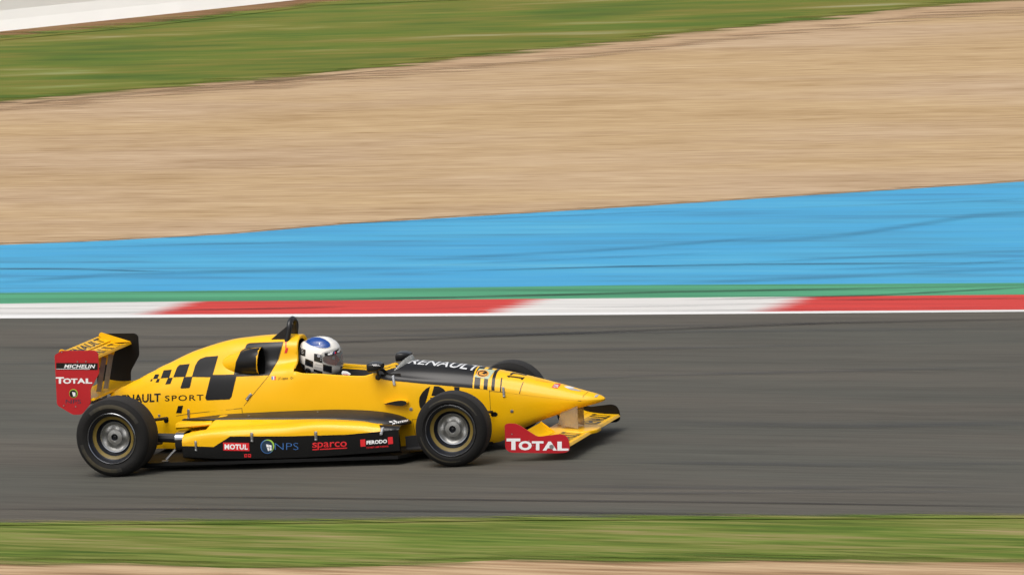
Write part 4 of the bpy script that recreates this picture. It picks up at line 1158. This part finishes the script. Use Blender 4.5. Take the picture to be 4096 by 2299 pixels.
# ================================================================== THE DRIVER
def skin(name, joints, links_, mats, root=0, sub=2):
    me = bpy.data.meshes.new(name); me.from_pydata([j[0] for j in joints], links_, []); me.update()
    for m in mats: me.materials.append(m)
    o = link(name, me)
    o.modifiers.new('skin', 'SKIN'); me.skin_vertices or None
    for i, j in enumerate(joints):
        sv = me.skin_vertices[0].data[i]; sv.radius = (j[1], j[1] if len(j) < 3 else j[2]); sv.use_root = (i == root)
    s = o.modifiers.new('sub', 'SUBSURF'); s.levels = sub; s.render_levels = sub
    for m_ in o.modifiers:
        if m_.type == 'SKIN': m_.use_smooth_shade = True
    return o
J = [((1.76, 0, .22), .13, .11), ((1.62, 0, .33), .13, .11), ((1.50, 0, .45), .15, .11), ((1.43, 0, .53), .11, .08), ((1.405, 0, .60), .06), ((1.40, 0, .66), .07), ((1.405, 0, .74), .085), ((1.405, 0, .79), .05)]
Lk = [(i, i+1) for i in range(7)]
for s in (-1, 1):
    b0 = len(J)
    J += [((1.47, s*.14, .535), .062), ((1.60, s*.195, .44), .048), ((1.73, s*.165, .47), .038), ((1.82, s*.135, .535), .028), ((1.865, s*.125, .55), .030)]
    Lk += [(3, b0), (b0, b0+1), (b0+1, b0+2), (b0+2, b0+3), (b0+3, b0+4)]
    for k, dz in enumerate((.022, .008, -.006, -.019)):
        f0 = len(J); J += [((1.890, s*(.128), .55+dz), .0085), ((1.908, s*.118, .548+dz), .008), ((1.898, s*.106, .545+dz), .007)]
        Lk += [(b0+4, f0), (f0, f0+1), (f0+1, f0+2)]
    f0 = len(J); J += [((1.872, s*.100, .575), .0095), ((1.885, s*.09, .580), .008)]; Lk += [(b0+4, f0), (f0, f0+1)]
    h0 = len(J)
    J += [((1.86, s*.09, .20), .085), ((2.12, s*.10, .34), .065), ((2.36, s*.09, .24), .05), ((2.52, s*.08, .19), .04), ((2.58, s*.08, .27), .035)]
    Lk += [(0, h0), (h0, h0+1), (h0+1, h0+2), (h0+2, h0+3), (h0+3, h0+4)]
person = skin('person', J, Lk, [suit])
tag(person, 'driver in white helmet with blue crown and black checks, seated in the racing car', 'person')

# head inside the helmet
HC = Vector((1.41, 0, .735))
bm = bmesh.new(); rows = []
def headr(az, el):
    v = Vector((math.cos(el)*math.cos(az), math.cos(el)*math.sin(az), math.sin(el)))
    r = 1/math.sqrt((v.x/.100)**2+(v.y/.078)**2+(v.z/.118)**2)
    r += .024*math.exp(-((az)/.16)**2-((el+.12)/.22)**2)                    # nose
    r += .006*math.exp(-((az)/.35)**2-((el-.16)/.06)**2)                    # brow
    r -= .007*(math.exp(-((abs(az)-.38)/.16)**2-((el-.0)/.10)**2))          # eye sockets
    r += .006*math.exp(-((az)/.25)**2-((el+.48)/.06)**2)                    # lips
    return v*r
for el in frange(-math.pi/2+.02, math.pi/2-.02, 40): rows.append([HC+Vector((.02, 0, -.015))+headr(az, el) for az in [-math.pi+2*math.pi*k/64 for k in range(64)]])
grid(bm, rows, close=True); bmesh.ops.recalc_face_normals(bm, faces=bm.faces)
for s in (-1, 1): sphere(bm, HC+Vector((.108, s*.034, -.010)), .012, 1); sphere(bm, HC+Vector((.1175, s*.034, -.010)), .0055, 2)
hd = obj('head', bm, [balac, white, sticker], person)

# helmet shell
def helr(az, el):
    v = Vector((math.cos(el)*math.cos(az), math.cos(el)*math.sin(az), math.sin(el)))
    a = .160 if v.x > 0 else .170
    r = 1/((abs(v.x)/a)**2.25+(abs(v.y)/.128)**2.25+(abs(v.z)/(.152 if v.z > 0 else .165))**2.25)**(1/2.25)
    if v.z < 0: r *= 1-.10*(-v.z)**1.2*max(0, -v.x+.4)
    r += .016*math.exp(-((az)/.55)**2-((el+.52)/.28)**2)                    # chin bar
    r += .013*math.exp(-((abs(az)-math.pi)/.7)**2-((el-.66)/.20)**2)        # rear ridge
    r -= .005*math.exp(-((el-.86)/.07)**2)*(1 if v.x < .2 else .3)
    return v*r
NA, NE = 300, 180
azs = [-math.pi+2*math.pi*k/NA for k in range(NA)]; els = frange(-math.pi*.40, math.pi/2-.01, NE)
bm = bmesh.new()
V = [[bm.verts.new(HC+helr(az, el)) for az in azs] for el in els]
def is_open(az, el):
    if abs(az) > R_(66): return False
    f = (abs(az)/R_(66))**4
    return R_(-22)+R_(13)*f < el < R_(14)-R_(10)*f
for i in range(NE):
    for j in range(NA):
        az = azs[j]+math.pi/NA; el = (els[i]+els[i+1])/2
        if is_open(az, el): continue
        bm.faces.new([V[i][j], V[i][(j+1) % NA], V[i+1][(j+1) % NA], V[i+1][j]])
bm.faces.new(V[-1])
bm.normal_update()
for f in bm.faces:
    if f.normal.dot(f.calc_center_median()-HC) < 0: f.normal_flip()
kh = crop(1160, 1300, .15222)
solid = bmesh.new(); rows = [[HC+helr(az, el) for az in azs] for el in els]; grid(solid, rows, close=True); htree = bvh_of(solid)
HP = [[(270, 590), (415, 650), (405, 825), (262, 770)], [(405, 870), (610, 950), (605, 1112), (395, 1040)], [(635, 745), (740, 758), (850, 790), (850, 998), (630, 938)],
      [(865, 1020), (1100, 1072), (1096, 1252), (870, 1202)], [(622, 1145), (852, 1215), (852, 1325), (620, 1310)], [(250, 965), (392, 1050), (385, 1190), (300, 1130)],
      [(1105, 1280), (1292, 1290), (1285, 1350), (1105, 1345)], [(1325, 1090), (1390, 1085), (1375, 1270), (1312, 1270)]]
for p in HP: stick(bm, htree, shape_mesh([kh(p)]), 1, step=5)
for k in range(3):
    stick(bm, htree, shape_mesh([kh([(268, 618+46*k), (330, 650+46*k), (385, 655+46*k), (320, 635+46*k)])]), 0, off=.003, step=5)
ov = kh([(386, 405), (430, 372), (500, 348), (580, 330), (650, 322), (730, 324), (800, 335), (870, 358), (940, 392), (1000, 435), (1040, 475), (1060, 530), (1045, 568), (1000, 592), (940, 604), (870, 606), (790, 600), (700, 582), (620, 558), (540, 528), (470, 490), (415, 445)])
def inflate(p, f):
    cx = sum(x for x, y in p)/len(p); cy = sum(y for x, y in p)/len(p); return [(cx+(x-cx)*f, cy+(y-cy)*f) for x, y in p]
stick(bm, htree, shape_mesh([inflate(ov, 1.07)]), 3, off=.0012, step=5)
stick(bm, htree, shape_mesh([inflate(ov, 1.04)]), 0, off=.0018, step=5)
stick(bm, htree, shape_mesh([ov]), 2, off=.0026, step=5)
stick(bm, htree, shape_mesh([circ_px(*kh([(760, 805)])[0], 6.5, 6.5, 16), circ_px(*kh([(840, 808)])[0], 3.5, 3.5, 10), circ_px(*kh([(812, 857)])[0], 2.4, 2.4, 8), circ_px(*kh([(806, 912)])[0], 2.4, 2.4, 8)]), 3, off=.003)
stick(bm, htree, text_px('Jean', kh([(640, 1045)])[0], kh([(835, 1080)])[0], 7, shear=.4), 3)
stick(bm, htree, text_px('BERTIN', kh([(635, 1115)])[0], kh([(840, 1160)])[0], 6, shear=.3), 3)
he = obj('helmet', bm, [helmw, helmd, blue, grey, sticker], person)
# visor with its black sponsor strip
bm = bmesh.new(); vs = []
va = frange(-R_(70), R_(70), 52); ve = frange(R_(-25), R_(24), 22)
def vis(az, el):
    f = (abs(az)/R_(70))**5; e = max(-.43+.17*f, min(.42-.13*f, el)); return HC+helr(az, e)*1.03
grid(bm, [[vis(a, e) for a in va] for e in ve])
bmesh.ops.recalc_face_normals(bm, faces=bm.faces)
vt = bvh_of(bm)
stick(bm, vt, shape_mesh([kh([(905, 732), (1000, 722), (1100, 700), (1190, 664), (1275, 618), (1320, 700), (1240, 745), (1130, 785), (1020, 805), (910, 812)])]), 1, off=.001, step=5)
stick(bm, vt, text_px('elf', kh([(990, 792)])[0], kh([(1125, 765)])[0], 11, bold=.05), 2, off=.002, step=20)
stick(bm, vt, shape_mesh([circ_px(*kh([(1172, 725)])[0], 5, 5.5, 14)]), 3, off=.002)
stick(bm, vt, shape_mesh([kh([(1170, 695), (1205, 700), (1200, 750), (1165, 760)])]), 4, off=.003)
stick(bm, vt, text_px('elf', kh([(1238, 730)])[0], kh([(1305, 700)])[0], 10, bold=.05), 2, off=.002, step=20)
obj('visor', bm, [visorm, sticker, white, bluefilm, redfilm], he)
bm = bmesh.new()
h = htree.ray_cast(CAM, ray(1234, 1480)); n = (h[1] if h[1].dot(CAM-h[0]) > 0 else -h[1])
tube(bm, [h[0]-n*.01, h[0]+n*.010], .022, 16); tube(bm, [h[0]+n*.015, h[0]+Vector((-.03, -.02, -.05))], .006, 8)
obj('radio_connector', bm, satin, he)
# shoulder badge and belt
bm = bmesh.new()
c0 = at(1384, 1492, Y=-.12); 
lp = [at(x, y, Y=-.13) for x, y in crop(1300, 1380, .15528)([(440, 665), (560, 680), (620, 715), (662, 745), (620, 790), (480, 790), (418, 735)])]
prism(bm, lp, (0, .012, 0)); bmesh.ops.recalc_face_normals(bm, faces=bm.faces)
stick(bm, bvh_of(bm), text_px('MOMO', (1372, 1499), (1395, 1501), 5, bold=.04), 1)
obj('suit_badge', bm, [white, redfilm], person, smooth=False, bevel=.003)
bm = bmesh.new()
for s in (-1, 1): tube(bm, [(1.30, s*.07, .60), (1.38, s*.09, .625), (1.47, s*.09, .585), (1.56, s*.07, .47), (1.66, s*.03, .33)], [.006, .022, .022, .022, .01], 8)
obj('harness', bm, satin, person)
print('built')
